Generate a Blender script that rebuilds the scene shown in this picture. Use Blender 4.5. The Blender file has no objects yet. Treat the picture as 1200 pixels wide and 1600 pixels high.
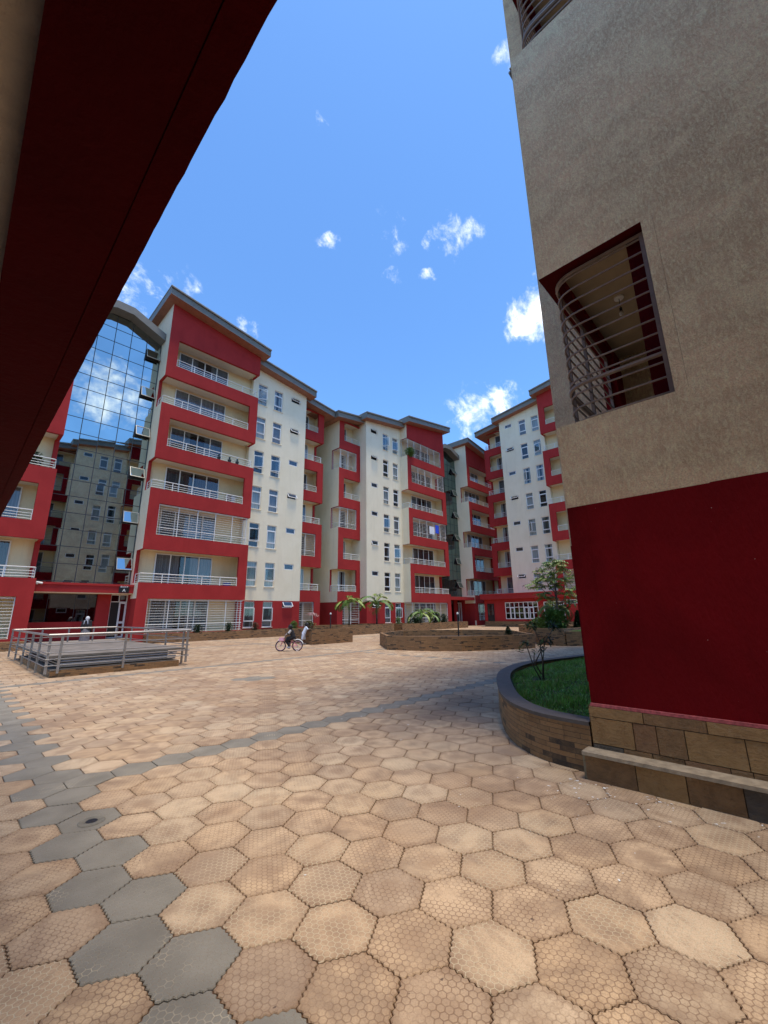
import bpy, bmesh, math, random
from mathutils import Vector, Matrix
random.seed(7)
R=math.radians
C=bpy.context.scene.collection
# ------------------------------------------------------------------ materials
def mat(name):
    m=bpy.data.materials.new(name); m.use_nodes=True
    nt=m.node_tree; b=nt.nodes['Principled BSDF']
    return m,nt,b
def N(nt,t,**k):
    n=nt.nodes.new(t)
    for a,v in k.items():
        if hasattr(n,a): setattr(n,a,v)
    return n
def L(nt,a,b): nt.links.new(a,b)
def setin(n,**k):
    for a,v in k.items(): n.inputs[a.replace('_',' ')].default_value=v
def noise(nt,vec,scale,detail=4,rough=.55,dist=0):
    n=N(nt,'ShaderNodeTexNoise'); n.inputs['Scale'].default_value=scale; n.inputs['Detail'].default_value=detail
    n.inputs['Roughness'].default_value=rough; n.inputs['Distortion'].default_value=dist
    if vec is not None: L(nt,vec,n.inputs['Vector'])
    return n.outputs['Fac']
def ramp(nt,fac,stops):
    r=N(nt,'ShaderNodeValToRGB'); e=r.color_ramp.elements
    while len(e)<len(stops): e.new(.5)
    for i,(p,c) in enumerate(stops):
        e[i].position=p; e[i].color=(*c,1) if len(c)==3 else c
    L(nt,fac,r.inputs['Fac']); return r.outputs['Color']
def mixc(nt,fac,a,b,blend='MIX'):
    m=N(nt,'ShaderNodeMix',data_type='RGBA',blend_type=blend)
    for i,v in ((0,fac),(6,a),(7,b)):
        if hasattr(v,'links'): L(nt,v,m.inputs[i])
        else: m.inputs[i].default_value=v if i==0 else ((*v,1) if len(v)==3 else v)
    return m.outputs[2]
def M_(nt,op,a,b=None,c=None,clamp=False):
    m=N(nt,'ShaderNodeMath',operation=op,use_clamp=clamp)
    for i,v in enumerate((a,b,c)):
        if v is None: continue
        if hasattr(v,'links'): L(nt,v,m.inputs[i])
        else: m.inputs[i].default_value=v
    return m.outputs[0]
def V_(nt,op,a,b=None,out=0):
    m=N(nt,'ShaderNodeVectorMath',operation=op)
    for i,v in enumerate((a,b)):
        if v is None: continue
        if hasattr(v,'links'): L(nt,v,m.inputs[i])
        else: m.inputs[i].default_value=v
    return m.outputs[out]
def mr(nt,v,a,b,c=0,d=1,smooth=False):
    m=N(nt,'ShaderNodeMapRange',interpolation_type='SMOOTHSTEP' if smooth else 'LINEAR')
    L(nt,v,m.inputs[0]); 
    for i,x in enumerate((a,b,c,d)): m.inputs[i+1].default_value=x
    return m.outputs[0]
def geo(nt): return N(nt,'ShaderNodeNewGeometry').outputs['Position']
def bump(nt,b,h,strength=.3,dist=.02):
    n=N(nt,'ShaderNodeBump'); n.inputs['Strength'].default_value=strength; n.inputs['Distance'].default_value=dist
    L(nt,h,n.inputs['Height']); L(nt,n.outputs[0],b.inputs['Normal'])
def plain(name,col,rough=.6,metal=0,var=.12,scale=6,bmp=0):
    m,nt,b=mat(name); p=geo(nt)
    f=noise(nt,p,scale)
    c=ramp(nt,f,[(.25,tuple(x*(1-var) for x in col)),(.75,tuple(min(1,x*(1+var)) for x in col))])
    L(nt,c,b.inputs['Base Color']); b.inputs['Roughness'].default_value=rough; b.inputs['Metallic'].default_value=metal
    if bmp: bump(nt,b,noise(nt,p,scale*8),bmp,.01)
    return m
def plaster(name,col,dirty,strength=.5,spots=False,fine=38):
    m,nt,b=mat(name); p=geo(nt)
    st=V_(nt,'MULTIPLY',p,(1,1,.32))
    big=noise(nt,V_(nt,'MULTIPLY',p,(1,1,.7)),.9,5,.6,.6)
    c=ramp(nt,big,[(.3,dirty),(.62,col)])
    drip=noise(nt,V_(nt,'MULTIPLY',p,(2.4,2.4,.16)),1.6,4,.6)
    c=mixc(nt,mr(nt,drip,.56,.8,0,.28),c,tuple(x*.62 for x in dirty))
    gr=noise(nt,st,fine,3,.6)
    c=mixc(nt,mr(nt,gr,.35,.75,0,.25),c,tuple(x*.72 for x in col))
    if spots:
        s=noise(nt,p,34,2,.5); s2=noise(nt,p,1.1,2)
        k=M_(nt,'MULTIPLY',mr(nt,s,.765,.78),mr(nt,s2,.48,.55))
        c=mixc(nt,k,c,(.62,.5,.46))
    L(nt,c,b.inputs['Base Color']); b.inputs['Roughness'].default_value=.9; b.inputs['Specular IOR Level'].default_value=.12
    h=M_(nt,'ADD',M_(nt,'MULTIPLY',noise(nt,st,fine*.8,4,.7,.3),1.0),M_(nt,'MULTIPLY',noise(nt,st,7,4),.7))
    bump(nt,b,h,strength,.015)
    return m
def stone(name,slab=False,ac=(.27,.14,.055),bc=(.19,.098,.038),cc=(.04,.025,.015)):
    m,nt,b=mat(name); uv=N(nt,'ShaderNodeUVMap').outputs[0]; p=geo(nt)
    wob=noise(nt,p,3.2,2); 
    uvw=V_(nt,'ADD',uv,V_(nt,'SCALE',N(nt,'ShaderNodeCombineXYZ').outputs[0],None))
    br=N(nt,'ShaderNodeTexBrick'); br.offset=.37; br.offset_frequency=2; br.squash=.55 if slab else .6; br.squash_frequency=3 if not slab else 2
    L(nt,uv,br.inputs['Vector'])
    setin(br,Scale=1.0,Mortar_Size=.004 if slab else .0022,Brick_Width=.46 if slab else .27,Row_Height=.2 if slab else .048,Mortar_Smooth=.3,Bias=0)
    br.inputs['Color1'].default_value=(0,0,0,1); br.inputs['Color2'].default_value=(1,1,1,1); br.inputs['Mortar'].default_value=(.5,.5,.5,1)
    sep=N(nt,'ShaderNodeSeparateColor'); L(nt,br.outputs['Color'],sep.inputs[0])
    c=ramp(nt,sep.outputs[0],[(0,cc),(.10,cc),(.16,bc),(.5,ac),(.8,tuple(x*1.35 for x in bc)),(1,tuple(x*1.25 for x in ac))])
    n1=noise(nt,p,5,6,.65,1.2)
    c=mixc(nt,mr(nt,n1,.42,.7,0,.55),c,(.17,.14,.09) if slab else (.30,.18,.08))
    n2=noise(nt,V_(nt,'MULTIPLY',p,(1,1,2.5)),26,4)
    c=mixc(nt,mr(nt,n2,.5,.8,0,.5),c,cc)
    c=mixc(nt,br.outputs['Fac'],c,(.035,.025,.02))
    L(nt,c,b.inputs['Base Color']); b.inputs['Roughness'].default_value=.75
    h=M_(nt,'SUBTRACT',M_(nt,'ADD',M_(nt,'MULTIPLY',sep.outputs[0],.5),M_(nt,'MULTIPLY',n2,.5)),M_(nt,'MULTIPLY',br.outputs['Fac'],1.2))
    bump(nt,b,h,.7,.015)
    return m
def glassy(name,tint=(.72,.76,.76),fac=.12,rough=.02):
    m,nt,b=mat(name); nt.nodes.remove(b); out=nt.nodes['Material Output']
    t=N(nt,'ShaderNodeBsdfTransparent'); t.inputs[0].default_value=(*tint,1)
    g=N(nt,'ShaderNodeBsdfGlossy'); g.inputs['Roughness'].default_value=rough; g.inputs[0].default_value=(.9,.95,1,1)
    lw=N(nt,'ShaderNodeLayerWeight'); lw.inputs[0].default_value=.35
    f=mr(nt,lw.outputs['Facing'],0,1,fac*.5,min(1,fac*1.8))
    s=N(nt,'ShaderNodeMixShader'); L(nt,f,s.inputs[0]); L(nt,t.outputs[0],s.inputs[1]); L(nt,g.outputs[0],s.inputs[2]); L(nt,s.outputs[0],out.inputs[0])
    return m
def mirror_glass(name,col,rough=.015):
    m,nt,b=mat(name); p=geo(nt); b.inputs['Metallic'].default_value=1; b.inputs['Roughness'].default_value=rough
    n=noise(nt,p,.8,2); L(nt,ramp(nt,n,[(.3,col),(.7,tuple(x*1.12 for x in col))]),b.inputs['Base Color'])
    sn=N(nt,'ShaderNodeVectorMath',operation='SNAP'); L(nt,V_(nt,'SUBTRACT',p,(2.93,-500,3.55)),sn.inputs[0]); sn.inputs[1].default_value=(.948,1000,1.0)
    wn=N(nt,'ShaderNodeTexWhiteNoise'); L(nt,sn.outputs[0],wn.inputs['Vector']); tl=N(nt,'ShaderNodeVectorMath',operation='SCALE'); L(nt,V_(nt,'SUBTRACT',wn.outputs['Color'],(.5,.5,.5)),tl.inputs[0]); tl.inputs['Scale'].default_value=.007
    L(nt,V_(nt,'NORMALIZE',V_(nt,'ADD',N(nt,'ShaderNodeNewGeometry').outputs['Normal'],tl.outputs[0])),b.inputs['Normal']); return m
def curtain_mat(name,col):
    m,nt,b=mat(name); p=geo(nt)
    w=noise(nt,V_(nt,'MULTIPLY',p,(14,14,.25)),1,3)
    L(nt,ramp(nt,w,[(.3,tuple(x*.55 for x in col)),(.7,col)]),b.inputs['Base Color']); b.inputs['Roughness'].default_value=.9; return m
CREAM=plaster('cream_plaster',(.88,.77,.56),(.82,.71,.50),.35)
CREAM_IN=plaster('balcony_cream_paint',(.86,.70,.43),(.80,.63,.38),.15)
def near_plaster(name,col):
    m,nt,b=mat(name); p=geo(nt)
    wp=N(nt,'ShaderNodeTexNoise'); wp.inputs['Scale'].default_value=2.2; L(nt,p,wp.inputs['Vector'])
    sc=N(nt,'ShaderNodeVectorMath',operation='SCALE'); L(nt,wp.outputs['Color'],sc.inputs[0]); sc.inputs['Scale'].default_value=.10
    q=V_(nt,'ADD',p,sc.outputs[0])
    big=noise(nt,p,.75,5,.62,.5); c=ramp(nt,big,[(.3,tuple(x*.74 for x in col)),(.66,col)])
    band=noise(nt,V_(nt,'MULTIPLY',q,(.5,.5,1.5)),1.2,4,.6); c=mixc(nt,mr(nt,band,.47,.60,0,.5),c,tuple(x*.58 for x in col)); pt=noise(nt,V_(nt,'MULTIPLY',q,(1,1,.8)),2.6,6,.68,.8); c=mixc(nt,mr(nt,pt,.50,.60,0,.4),c,tuple(min(1,x*1.3) for x in col))
    st=noise(nt,V_(nt,'MULTIPLY',q,(1.5,1.5,.6)),26,5,.7,.3); c=mixc(nt,mr(nt,st,.44,.66,0,.6),c,tuple(min(1,x*1.45) for x in col))
    fi=noise(nt,p,75,4,.7); c=mixc(nt,mr(nt,fi,.45,.66,0,.5),c,tuple(x*.5 for x in col))
    dr=noise(nt,V_(nt,'MULTIPLY',p,(5,5,.25)),1.5,4,.6); c=mixc(nt,mr(nt,dr,.6,.8,0,.4),c,tuple(x*.5 for x in col))
    L(nt,c,b.inputs['Base Color']); b.inputs['Roughness'].default_value=.92; b.inputs['Specular IOR Level'].default_value=.1
    bump(nt,b,M_(nt,'ADD',M_(nt,'MULTIPLY',st,1.3),M_(nt,'MULTIPLY',fi,.6)),.9,.03); return m
CREAM_NEAR=near_plaster('weathered_cream_plaster',(.90,.65,.42))
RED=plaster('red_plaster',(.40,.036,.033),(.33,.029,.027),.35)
RED_NEAR=plaster('shaded_red_plaster',(.20,.0045,.008),(.115,.002,.004),.5,spots=True,fine=45)  # same red paint as the far blocks, darkened to carry the near shade
RED_SHADE=plaster('shaded_beam_plaster',(.085,.002,.004),(.06,.0015,.003),.5,fine=30)  # same red paint again, overhang shade put into its colour
CEIL=plain('balcony_ceiling_paint',(.75,.68,.56),.8,var=.04)
CEILN=plain('shaded_ceiling_paint',(.42,.33,.21),.85,var=.1)  # near balcony ceiling, recess shade put into the colour
FASCIA=plain('grey_fascia_metal',(.17,.155,.13),.55,.0,.12,3)
SOFFIT=plain('eaves_timber_soffit',(.30,.13,.08),.7,var=.18,scale=3)
ROOFM=plain('roof_sheet_metal',(.42,.42,.41),.4,.3,.1,3)
WHITE=plain('white_window_paint',(.80,.79,.76),.45,var=.04)
RAILW=plain('cream_rail_paint',(.74,.71,.66),.4,var=.04)
RAILG=plain('shaded_rail_paint',(.23,.18,.155),.5,var=.2,scale=14)  # same rail paint, darkened and browned for shade on the near block
STEEL=plain('brushed_steel_rail',(.36,.34,.325),.42,.7,.15,9)
DECK=plain('weathered_deck',(.17,.145,.125),.85,var=.35,scale=2.5,bmp=.4)
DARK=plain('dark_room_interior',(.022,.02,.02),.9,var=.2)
PANE=glassy('clear_pane')
MIRR=mirror_glass('blue_mirror_glass',(.42,.49,.49))
GREENG=mirror_glass('grey_green_glass',(.17,.24,.23),.06)
DARKG=mirror_glass('dark_entrance_glass',(.16,.15,.15),.02)
MULL=plain('dark_mullion_sealant',(.025,.03,.035),.6)
CURT=[curtain_mat('grey_curtain',(.36,.34,.35)),curtain_mat('white_net_curtain',(.70,.69,.66)),curtain_mat('brown_curtain',(.14,.10,.09)),curtain_mat('slate_curtain',(.2,.21,.23))]
STONE=stone('ledge_stone_cladding')
SLAB=stone('rough_slab_cladding',True,(.22,.125,.05),(.13,.075,.03),(.10,.085,.06))
COPING=plain('dark_slate_coping',(.078,.064,.058),.6,var=.3,scale=9,bmp=.3)
CONC=plain('grey_concrete',(.27,.24,.21),.8,var=.2,scale=4,bmp=.3)
SOIL=plain('garden_soil',(.05,.03,.018),.95,var=.4,scale=12,bmp=.6)
BLACK=plain('black_paint',(.012,.012,.014),.4)
RUBBER=plain('black_rubber',(.02,.015,.02),.7)
def leafmat(name,a,b_):
    m,nt,b=mat(name); p=geo(nt); f=noise(nt,p,7,3)
    L(nt,ramp(nt,f,[(.3,a),(.7,b_)]),b.inputs['Base Color']); b.inputs['Roughness'].default_value=.5
    b.inputs['Transmission Weight'].default_value=0; return m
LEAF=leafmat('green_leaf',(.045,.11,.016),(.14,.25,.05))
LEAFY=leafmat('yellow_green_leaf',(.13,.20,.03),(.32,.38,.09))
LEAFD=leafmat('dark_leaf',(.008,.026,.008),(.025,.055,.014))
PINKF=leafmat('pale_pink_blossom',(.5,.28,.27),(.6,.42,.38))
BARK=plain('grey_bark',(.10,.075,.055),.9,var=.4,scale=10,bmp=.5)
# ------------------------------------------------------------------ mesh helper
class MB:
    def __init__(s): s.v=[];s.f=[];s.m=[];s.uv={};s.mats=[]
    def mi(s,m):
        if m not in s.mats: s.mats.append(m)
        return s.mats.index(m)
    def face(s,pts,m,uv=None):
        i=len(s.v); s.v+=[tuple(p) for p in pts]; s.f.append(tuple(range(i,i+len(pts)))); s.m.append(s.mi(m))
        if uv: s.uv[len(s.f)-1]=uv
    def box(s,x0,x1,y0,y1,z0,z1,m,x_=None,X_=None,y_=None,Y_=None,z_=None,Z_=None):
        if x0>x1: x0,x1,x_,X_=x1,x0,X_,x_
        i=len(s.v)
        s.v+=[(x0,y0,z0),(x1,y0,z0),(x1,y1,z0),(x0,y1,z0),(x0,y0,z1),(x1,y0,z1),(x1,y1,z1),(x0,y1,z1)]
        for f,mm in (((0,3,2,1),z_),((4,5,6,7),Z_),((0,1,5,4),y_),((2,3,7,6),Y_),((1,2,6,5),X_),((3,0,4,7),x_)):
            s.f.append(tuple(i+k for k in f)); s.m.append(s.mi(mm or m))
    def prism(s,poly,z0,z1,m,top=None,uvscale=True):
        # poly: ccw list (x,y); z1 number or list
        n=len(poly); zt=z1 if isinstance(z1,(list,tuple)) else [z1]*n
        ar=sum(poly[i][0]*poly[(i+1)%n][1]-poly[(i+1)%n][0]*poly[i][1] for i in range(n))
        if ar<0: poly=poly[::-1]; zt=zt[::-1]
        d=0
        for i in range(n):
            a=poly[i];b=poly[(i+1)%n]; za,zb=zt[i],zt[(i+1)%n]; l=math.dist(a,b)
            s.face([(*a,z0),(*b,z0),(*b,zb),(*a,za)],m,[(d,z0),(d+l,z0),(d+l,zb),(d,za)]); d+=l
        s.face([(*p,z) for p,z in zip(poly,zt)],top or m); s.face([(*p,z0) for p in poly[::-1]],m)
    def xz(s,poly,y0,y1,m,**k):
        # polygon in x,z extruded along y; k: front,back,bottom,top,sides
        n=len(poly); 
        s.face([(p[0],y0,p[1]) for p in poly],k.get('front') or m); s.face([(p[0],y1,p[1]) for p in poly[::-1]],m)
        for i in range(n):
            a=poly[i];b=poly[(i+1)%n]
            mm=k.get('edge',{}).get(i,m)
            s.face([(a[0],y1,a[1]),(b[0],y1,b[1]),(b[0],y0,b[1]),(a[0],y0,a[1])],mm)
    def tube(s,pts,r,m,n=6,r1=None,cap=True):
        pts=[Vector(p) for p in pts]; k=len(pts); i0=len(s.v); up=Vector((0,0,1))
        for j,p in enumerate(pts):
            t=(pts[min(j+1,k-1)]-pts[max(j-1,0)]).normalized()
            ref=up if abs(t.z)<.95 else Vector((1,0,0))
            a=t.cross(ref).normalized(); b=a.cross(t).normalized()
            rr=r if r1 is None else r+(r1-r)*j/max(1,k-1)
            for q in range(n):
                an=2*math.pi*(q+.5)/n; s.v.append(tuple(p+a*math.cos(an)*rr+b*math.sin(an)*rr))
        mi=s.mi(m)
        for j in range(k-1):
            for q in range(n):
                a=i0+j*n+q;b=i0+j*n+(q+1)%n; s.f.append((a,b,b+n,a+n)); s.m.append(mi)
        if cap:
            s.f.append(tuple(i0+q for q in range(n))[::-1]); s.m.append(mi); s.f.append(tuple(i0+(k-1)*n+q for q in range(n))); s.m.append(mi)
    def lathe(s,prof,m,n=12,c=(0,0,0)):
        i0=len(s.v); mi=s.mi(m)
        for r,z in prof:
            for q in range(n): a=2*math.pi*q/n; s.v.append((c[0]+r*math.cos(a),c[1]+r*math.sin(a),c[2]+z))
        for j in range(len(prof)-1):
            for q in range(n):
                a=i0+j*n+q;b=i0+j*n+(q+1)%n; s.f.append((a,b,b+n,a+n)); s.m.append(mi)
    def mesh(s,name,smooth=False):
        me=bpy.data.meshes.new(name); me.from_pydata(s.v,[],s.f); me.update()
        for m in s.mats: me.materials.append(m)
        me.polygons.foreach_set('material_index',s.m)
        ul=me.uv_layers.new(name='UVMap').data
        for p in me.polygons:
            cu=s.uv.get(p.index)
            if cu:
                for li,c in zip(p.loop_indices,cu): ul[li].uv=c
            else:
                n=p.normal
                for li in p.loop_indices:
                    co=me.vertices[me.loops[li].vertex_index].co
                    if abs(n.z)>.7: ul[li].uv=(co.x,co.y)
                    else:
                        t=Vector((-n.y,n.x)).normalized(); ul[li].uv=(co.x*t.x+co.y*t.y,co.z)
        if smooth: me.polygons.foreach_set('use_smooth',[True]*len(me.polygons))
        return me
    def build(s,name,parent=None,smooth=False,loc=None,rot=0):
        o=bpy.data.objects.new(name,s.mesh(name,smooth)); C.objects.link(o)
        if parent: o.parent=parent
        if loc: o.location=loc
        if rot: o.rotation_euler.z=rot
        return o
def tag(o,label=None,cat=None,group=None,kind=None):
    for k,v in (('label',label),('category',cat),('group',group),('kind',kind)):
        if v: o[k]=v
    return o
def thing(name,label,cat,loc=(0,0,0),rz=0,group=None):
    o=bpy.data.objects.new(name,None); C.objects.link(o); o.location=loc; o.rotation_euler.z=rz; o.empty_display_size=.3
    return tag(o,label,cat,group)
def inst(me,name,parent,loc,rz=0,rx=0):
    o=bpy.data.objects.new(name,me); C.objects.link(o); o.parent=parent; o.location=loc; o.rotation_euler=(rx,0,rz); return o
# ------------------------------------------------------------------ shared window / door / rail meshes (x right, y inward, z up, origin bottom centre)
def frame_rect(b,x0,x1,z0,z1,w,y0,y1,m):
    b.box(x0,x1,y0,y1,z0,z0+w,m); b.box(x0,x1,y0,y1,z1-w,z1,m); b.box(x0,x0+w,y0,y1,z0+w,z1-w,m); b.box(x1-w,x1,y0,y1,z0+w,z1-w,m)
def curtain_mesh(w,h,m,gap=0,amp=.018,part=1.0,waves=7):
    b=MB(); n=max(8,int(w*26)); 
    for sx in ((-1,1) if gap or part<1 else (0,)):
        if sx==0: x0,x1=-w/2,w/2
        else:
            hw=w/2*part-gap/2; x0,x1=(-w/2,-w/2+hw) if sx<0 else (w/2-hw,w/2)
        for i in range(n):
            a=x0+(x1-x0)*i/n; c=x0+(x1-x0)*(i+1)/n
            ya=amp*math.sin(a*2*math.pi*waves/w+sx); yc=amp*math.sin(c*2*math.pi*waves/w+sx)
            b.face([(a,ya,0),(c,yc,0),(c,yc,h),(a,ya,h)],m)
    return b.mesh('curtain',True)
WW,WH=.84,1.88
b=MB(); frame_rect(b,-WW/2,WW/2,0,WH,.05,0,.06,WHITE); b.box(-WW/2+.05,WW/2-.05,.001,.059,.42,.47,WHITE); b.box(-WW/2+.05,WW/2-.05,.001,.059,1.42,1.48,WHITE)
me_win=b.mesh('window')
b=MB(); b.box(-WW/2-.05,WW/2+.05,-.05,.12,-.045,-.003,CREAM); me_sill=b.mesh('sill')
b=MB(); frame_rect(b,-WW/2+.05,WW/2-.05,.47,1.42,.045,-.012,.03,WHITE); me_sash=b.mesh('sash')
b=MB(); frame_rect(b,0,WW-.1,.47,1.42,.045,-.02,.02,WHITE); b.box(.045,WW-.145,-.004,.0,.515,1.375,PANE); me_sash_open=b.mesh('sash')
b=MB(); b.face([(-WW/2+.05,.03,.05),(WW/2-.05,.03,.05),(WW/2-.05,.03,WH-.05),(-WW/2+.05,.03,WH-.05)],PANE); me_pane=b.mesh('pane')
me_curts=[curtain_mesh(WW-.06,WH-.06,CURT[1]),curtain_mesh(WW-.06,WH-.06,CURT[0]),curtain_mesh(WW-.06,WH-.06,CURT[3],part=.6),curtain_mesh(WW-.06,WH-.06,CURT[1],part=.7)]
TW,TH=.92,.48
b=MB(); frame_rect(b,-TW/2,TW/2,0,TH,.045,0,.06,WHITE); me_tw=b.mesh('bathroom_window')
b=MB(); frame_rect(b,-TW/2+.03,TW/2-.03,-TH+.03,0,.045,-.015,.02,WHITE); me_tsash=b.mesh('sash')
b=MB(); b.face([(-TW/2+.07,.0,-TH+.07),(TW/2-.07,.0,-TH+.07),(TW/2-.07,.0,-.045),(-TW/2+.07,.0,-.045)],glassy('frosted_pane',(.5,.52,.5),.18,.25)); me_tpane=b.mesh('pane')
def big_door(w,h,n,cm,part):
    fr=MB(); frame_rect(fr,-w/2,w/2,0,h,.06,-.08,0,WHITE)
    for i in range(1,n): x=-w/2+w*i/n; fr.box(x-.035,x+.035,-.075,-.01,.06,h-.06,WHITE)
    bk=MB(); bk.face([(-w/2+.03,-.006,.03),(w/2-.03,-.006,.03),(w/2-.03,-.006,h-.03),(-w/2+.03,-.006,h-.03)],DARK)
    gl=MB(); gl.face([(-w/2+.06,-.05,.06),(w/2-.06,-.05,.06),(w/2-.06,-.05,h-.06),(-w/2+.06,-.05,h-.06)],PANE)
    cu=curtain_mesh(w-.14,h-.14,cm,part=part,amp=.009,waves=int(w*7))
    return fr.mesh('patio_door'),bk.mesh('dark_room'),gl.mesh('pane'),cu
BIGD=[big_door(3.75,2.42,4,CURT[0],1.0),big_door(3.75,2.42,4,CURT[3],.72),big_door(3.75,2.42,4,CURT[0],.8),big_door(3.75,2.42,4,CURT[2],.9)]
SMD=[big_door(.85,2.4,1,CURT[1],.7),big_door(.85,2.4,1,CURT[3],1.0)]
def add_door(kit,parent,loc,rz=0):
    d=inst(kit[0],'patio_door',parent,loc,rz)
    o=bpy.data.objects.new('room_backing',kit[1]); C.objects.link(o); o.parent=d
    o=bpy.data.objects.new('pane',kit[2]); C.objects.link(o); o.parent=d
    o=bpy.data.objects.new('curtain',kit[3]); C.objects.link(o); o.parent=d; o.location=(0,-.028,.07)
    return d
def rail(parent,path,z,rad,mode,m=None,name=None,closed=False):
    """path of plan corners; rounded; mode 'rail' low balcony rail, 'grille' full burglar bars"""
    m=m or RAILW; pts=[]
    for i,p in enumerate(path):
        if 0<i<len(path)-1 and rad>0:
            a=Vector(path[i-1]);c=Vector(path[i+1]);p=Vector(p); d1=(a-p).normalized();d2=(c-p).normalized()
            s=p+d1*rad;e=p+d2*rad
            for t in range(7):
                t/=6; pts.append(s*(1-t)**2+p*2*t*(1-t)+e*t*t)
        else: pts.append(Vector(p))
    b=MB()
    def run(h,r): b.tube([(p.x,p.y,z+h) for p in pts],r,m,6)
    H=.56 if mode=='rail' else 2.0
    if mode=='rail':
        for h in (.09,.23,.37): run(h,.016)
        run(H,.028)
    else:
        k=13 if rad<=.2 else 12
        for i in range(k):
            h=.06+i*(H-.12)/(k-1)
            if abs(h-.5)>.05: run(h,.012)
        run(.5,.026); run(H-.01,.022)
    # posts
    for i in range(len(path)-1):
        a=Vector(path[i]);c=Vector(path[i+1]); l=(c-a).length; n=max(1,round(l/1.15))
        for j in range(n+1):
            t=j/n
            if i>0 and j==0: continue
            if j==n and i<len(path)-2: t=1-min(.9,(rad+.02)/l)
            if j==0: t=.02/l
            if j==n and i==len(path)-2: t=1-.02/l
            p=a+(c-a)*t; b.box(p.x-.02,p.x+.02,p.y-.02,p.y+.02,z+.001,z+H-.01,m)
    o=b.build(name or ('railing' if mode=='rail' else 'grille'),parent); return o
S=lambda n:.546+3*n
LN=lambda n:S(n+1)-.952
PW,FU0,FU1,NU1=6.95,6.95,12.27,15.08      # big stack width, facade limits, narrow stack end
FV,NV=.97,1.9
def wing(label,P,th,m,levels,parts='bfn',grB=(),grN=(),seed=1,near=False,fv=FV,group='wings of the apartment estate',name='apartment_block',doors=True,podium=False):
    rnd=random.Random(seed)
    E=thing(name,label,'apartment block',(P[0],P[1],0),th,group)
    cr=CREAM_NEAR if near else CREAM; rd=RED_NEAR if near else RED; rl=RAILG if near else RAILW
    def sx(u): return m*u
    def B(b,u0,u1,v0,v1,z0,z1,mt,inn=None,out=None,**k):
        # inn: material on the face towards larger u, out: towards smaller u
        a=(sx(u0),sx(u1))
        if m>0: b.box(a[0],a[1],v0,v1,z0,z1,mt,x_=out,X_=inn,**k)
        else: b.box(a[1],a[0],v0,v1,z0,z1,mt,x_=inn,X_=out,**k)
    dz=3*(levels-7)
    def zt(u):
        pts=[(-.5,24.0),(7.4,22.8)] if u<6.95 else ([(6.9,22.5),(12.8,21.68)] if u<12.27 else [(12.2,21.55),(15.9,21.05)])
        (a,za),(c,zc)=pts; return dz+za+(zc-za)*(u-a)/(c-a)
    # ---- body
    w=MB()
    def body(u0,u1,v0,v1,red=True):
        if red: 
            B(w,u0,u1,v0,v1,-.2,2.6,rd); zb=2.6
        else: zb=-.2
        za,zc=zt(u0+.01)-.5,zt(u1-.01)-.5
        poly=[(sx(u0),zb),(sx(u1),zb),(sx(u1),zc),(sx(u0),za)]
        if m<0: poly=[poly[1],poly[0],poly[3],poly[2]]
        w.xz(poly,v0,v1,cr)
    D=11
    if 'b' in parts: body(0,PW,1.4,D)
    if 'f' in parts: body(FU0,FU1,fv+.36,D-.02)
    if 'n' in parts: body(FU1,NU1,NV+1.25,D-.04)
    if 'f' not in parts: B(w,PW+.002,13,fv,D-.02,-.2,21+dz,rd if parts=='b' and m>0 else cr)
    w.build('wall',E)
    tops=levels-1
    # ---- big balcony stack
    def recess(lv,u0,u1,v0,v1,kind):
        pass
    if 'b' in parts:
        for n in range(levels):
            odd=(n%2==1)
            k=MB()
            zl=LN(n-1) if n>0 else -.1
            # parapet band
            B(k,0,PW,0,.2,zl,S(n),rd,inn=cr,out=cr,Z_=cr)
            if n>0:
                B(k,0,.2,.2,1.4,zl+.002,S(n),cr,z_=rd); 
                B(k,PW-.2,PW,.2,fv+.0,zl+.002,S(n),cr,z_=rd)
                B(k,.2,PW-.2,.2,1.4,zl+.12,S(n)-.42,CEIL,Z_=CONC)
            else:
                B(k,0,.2,.2,1.4,-.1,S(0),rd); B(k,.2,PW-.2,.2,1.4,.02,.14,CONC)
            zt_=LN(n)
            if odd:
                B(k,PW-.65,PW,0,.2,S(n),zt_,rd,inn=cr); B(k,PW-.2,PW,.2,fv,S(n),zt_,cr)
                B(k,0,.22,1.14,1.4,S(n),zt_,rd,out=cr)
            else:
                B(k,0,.65,0,.2,S(n),zt_,rd,out=(cr if n>0 else rd)); B(k,0,.2,.2,1.4,S(n),zt_,cr if n>0 else rd,inn=CREAM_IN)
            # back wall lining
            B(k,.2,PW-.02,1.37,1.399,S(n)-.42 if n else .14,zt_+.13,CREAM_IN)
            bal=k.build('balcony',E)
            gr=n in grB
            if odd: path=[(sx(.09),1.1),(sx(.09),.1),(sx(PW-.66),.1)]
            else: path=[(sx(.66),.1),(sx(PW-.09),.1),(sx(PW-.09),fv-.05)]
            rail(bal,path,S(n),.14,'grille' if gr else 'rail',rl)
            if doors: add_door(BIGD[rnd.randrange(4)],bal,(sx(3.05),1.366,S(n)-.41))
        # top red panel
        zz=LN(tops); k=MB()
        poly=[(sx(0),zz),(sx(PW),zz),(sx(PW),zt(PW-.01)-.55),(sx(0),zt(0)-.55)]
        if m<0: poly=[poly[1],poly[0],poly[3],poly[2]]
        e={1:cr,3:cr}
        k.xz(poly,0,.2,rd,edge=e)
        poly2=[(sx(0),zz+.002),(sx(.2),zz+.002),(sx(.2),zt(.2)-.55),(sx(0),zt(0)-.55)]
        if m<0: poly2=[poly2[1],poly2[0],poly2[3],poly2[2]]
        k.xz(poly2,.2,1.4,cr)
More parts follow.
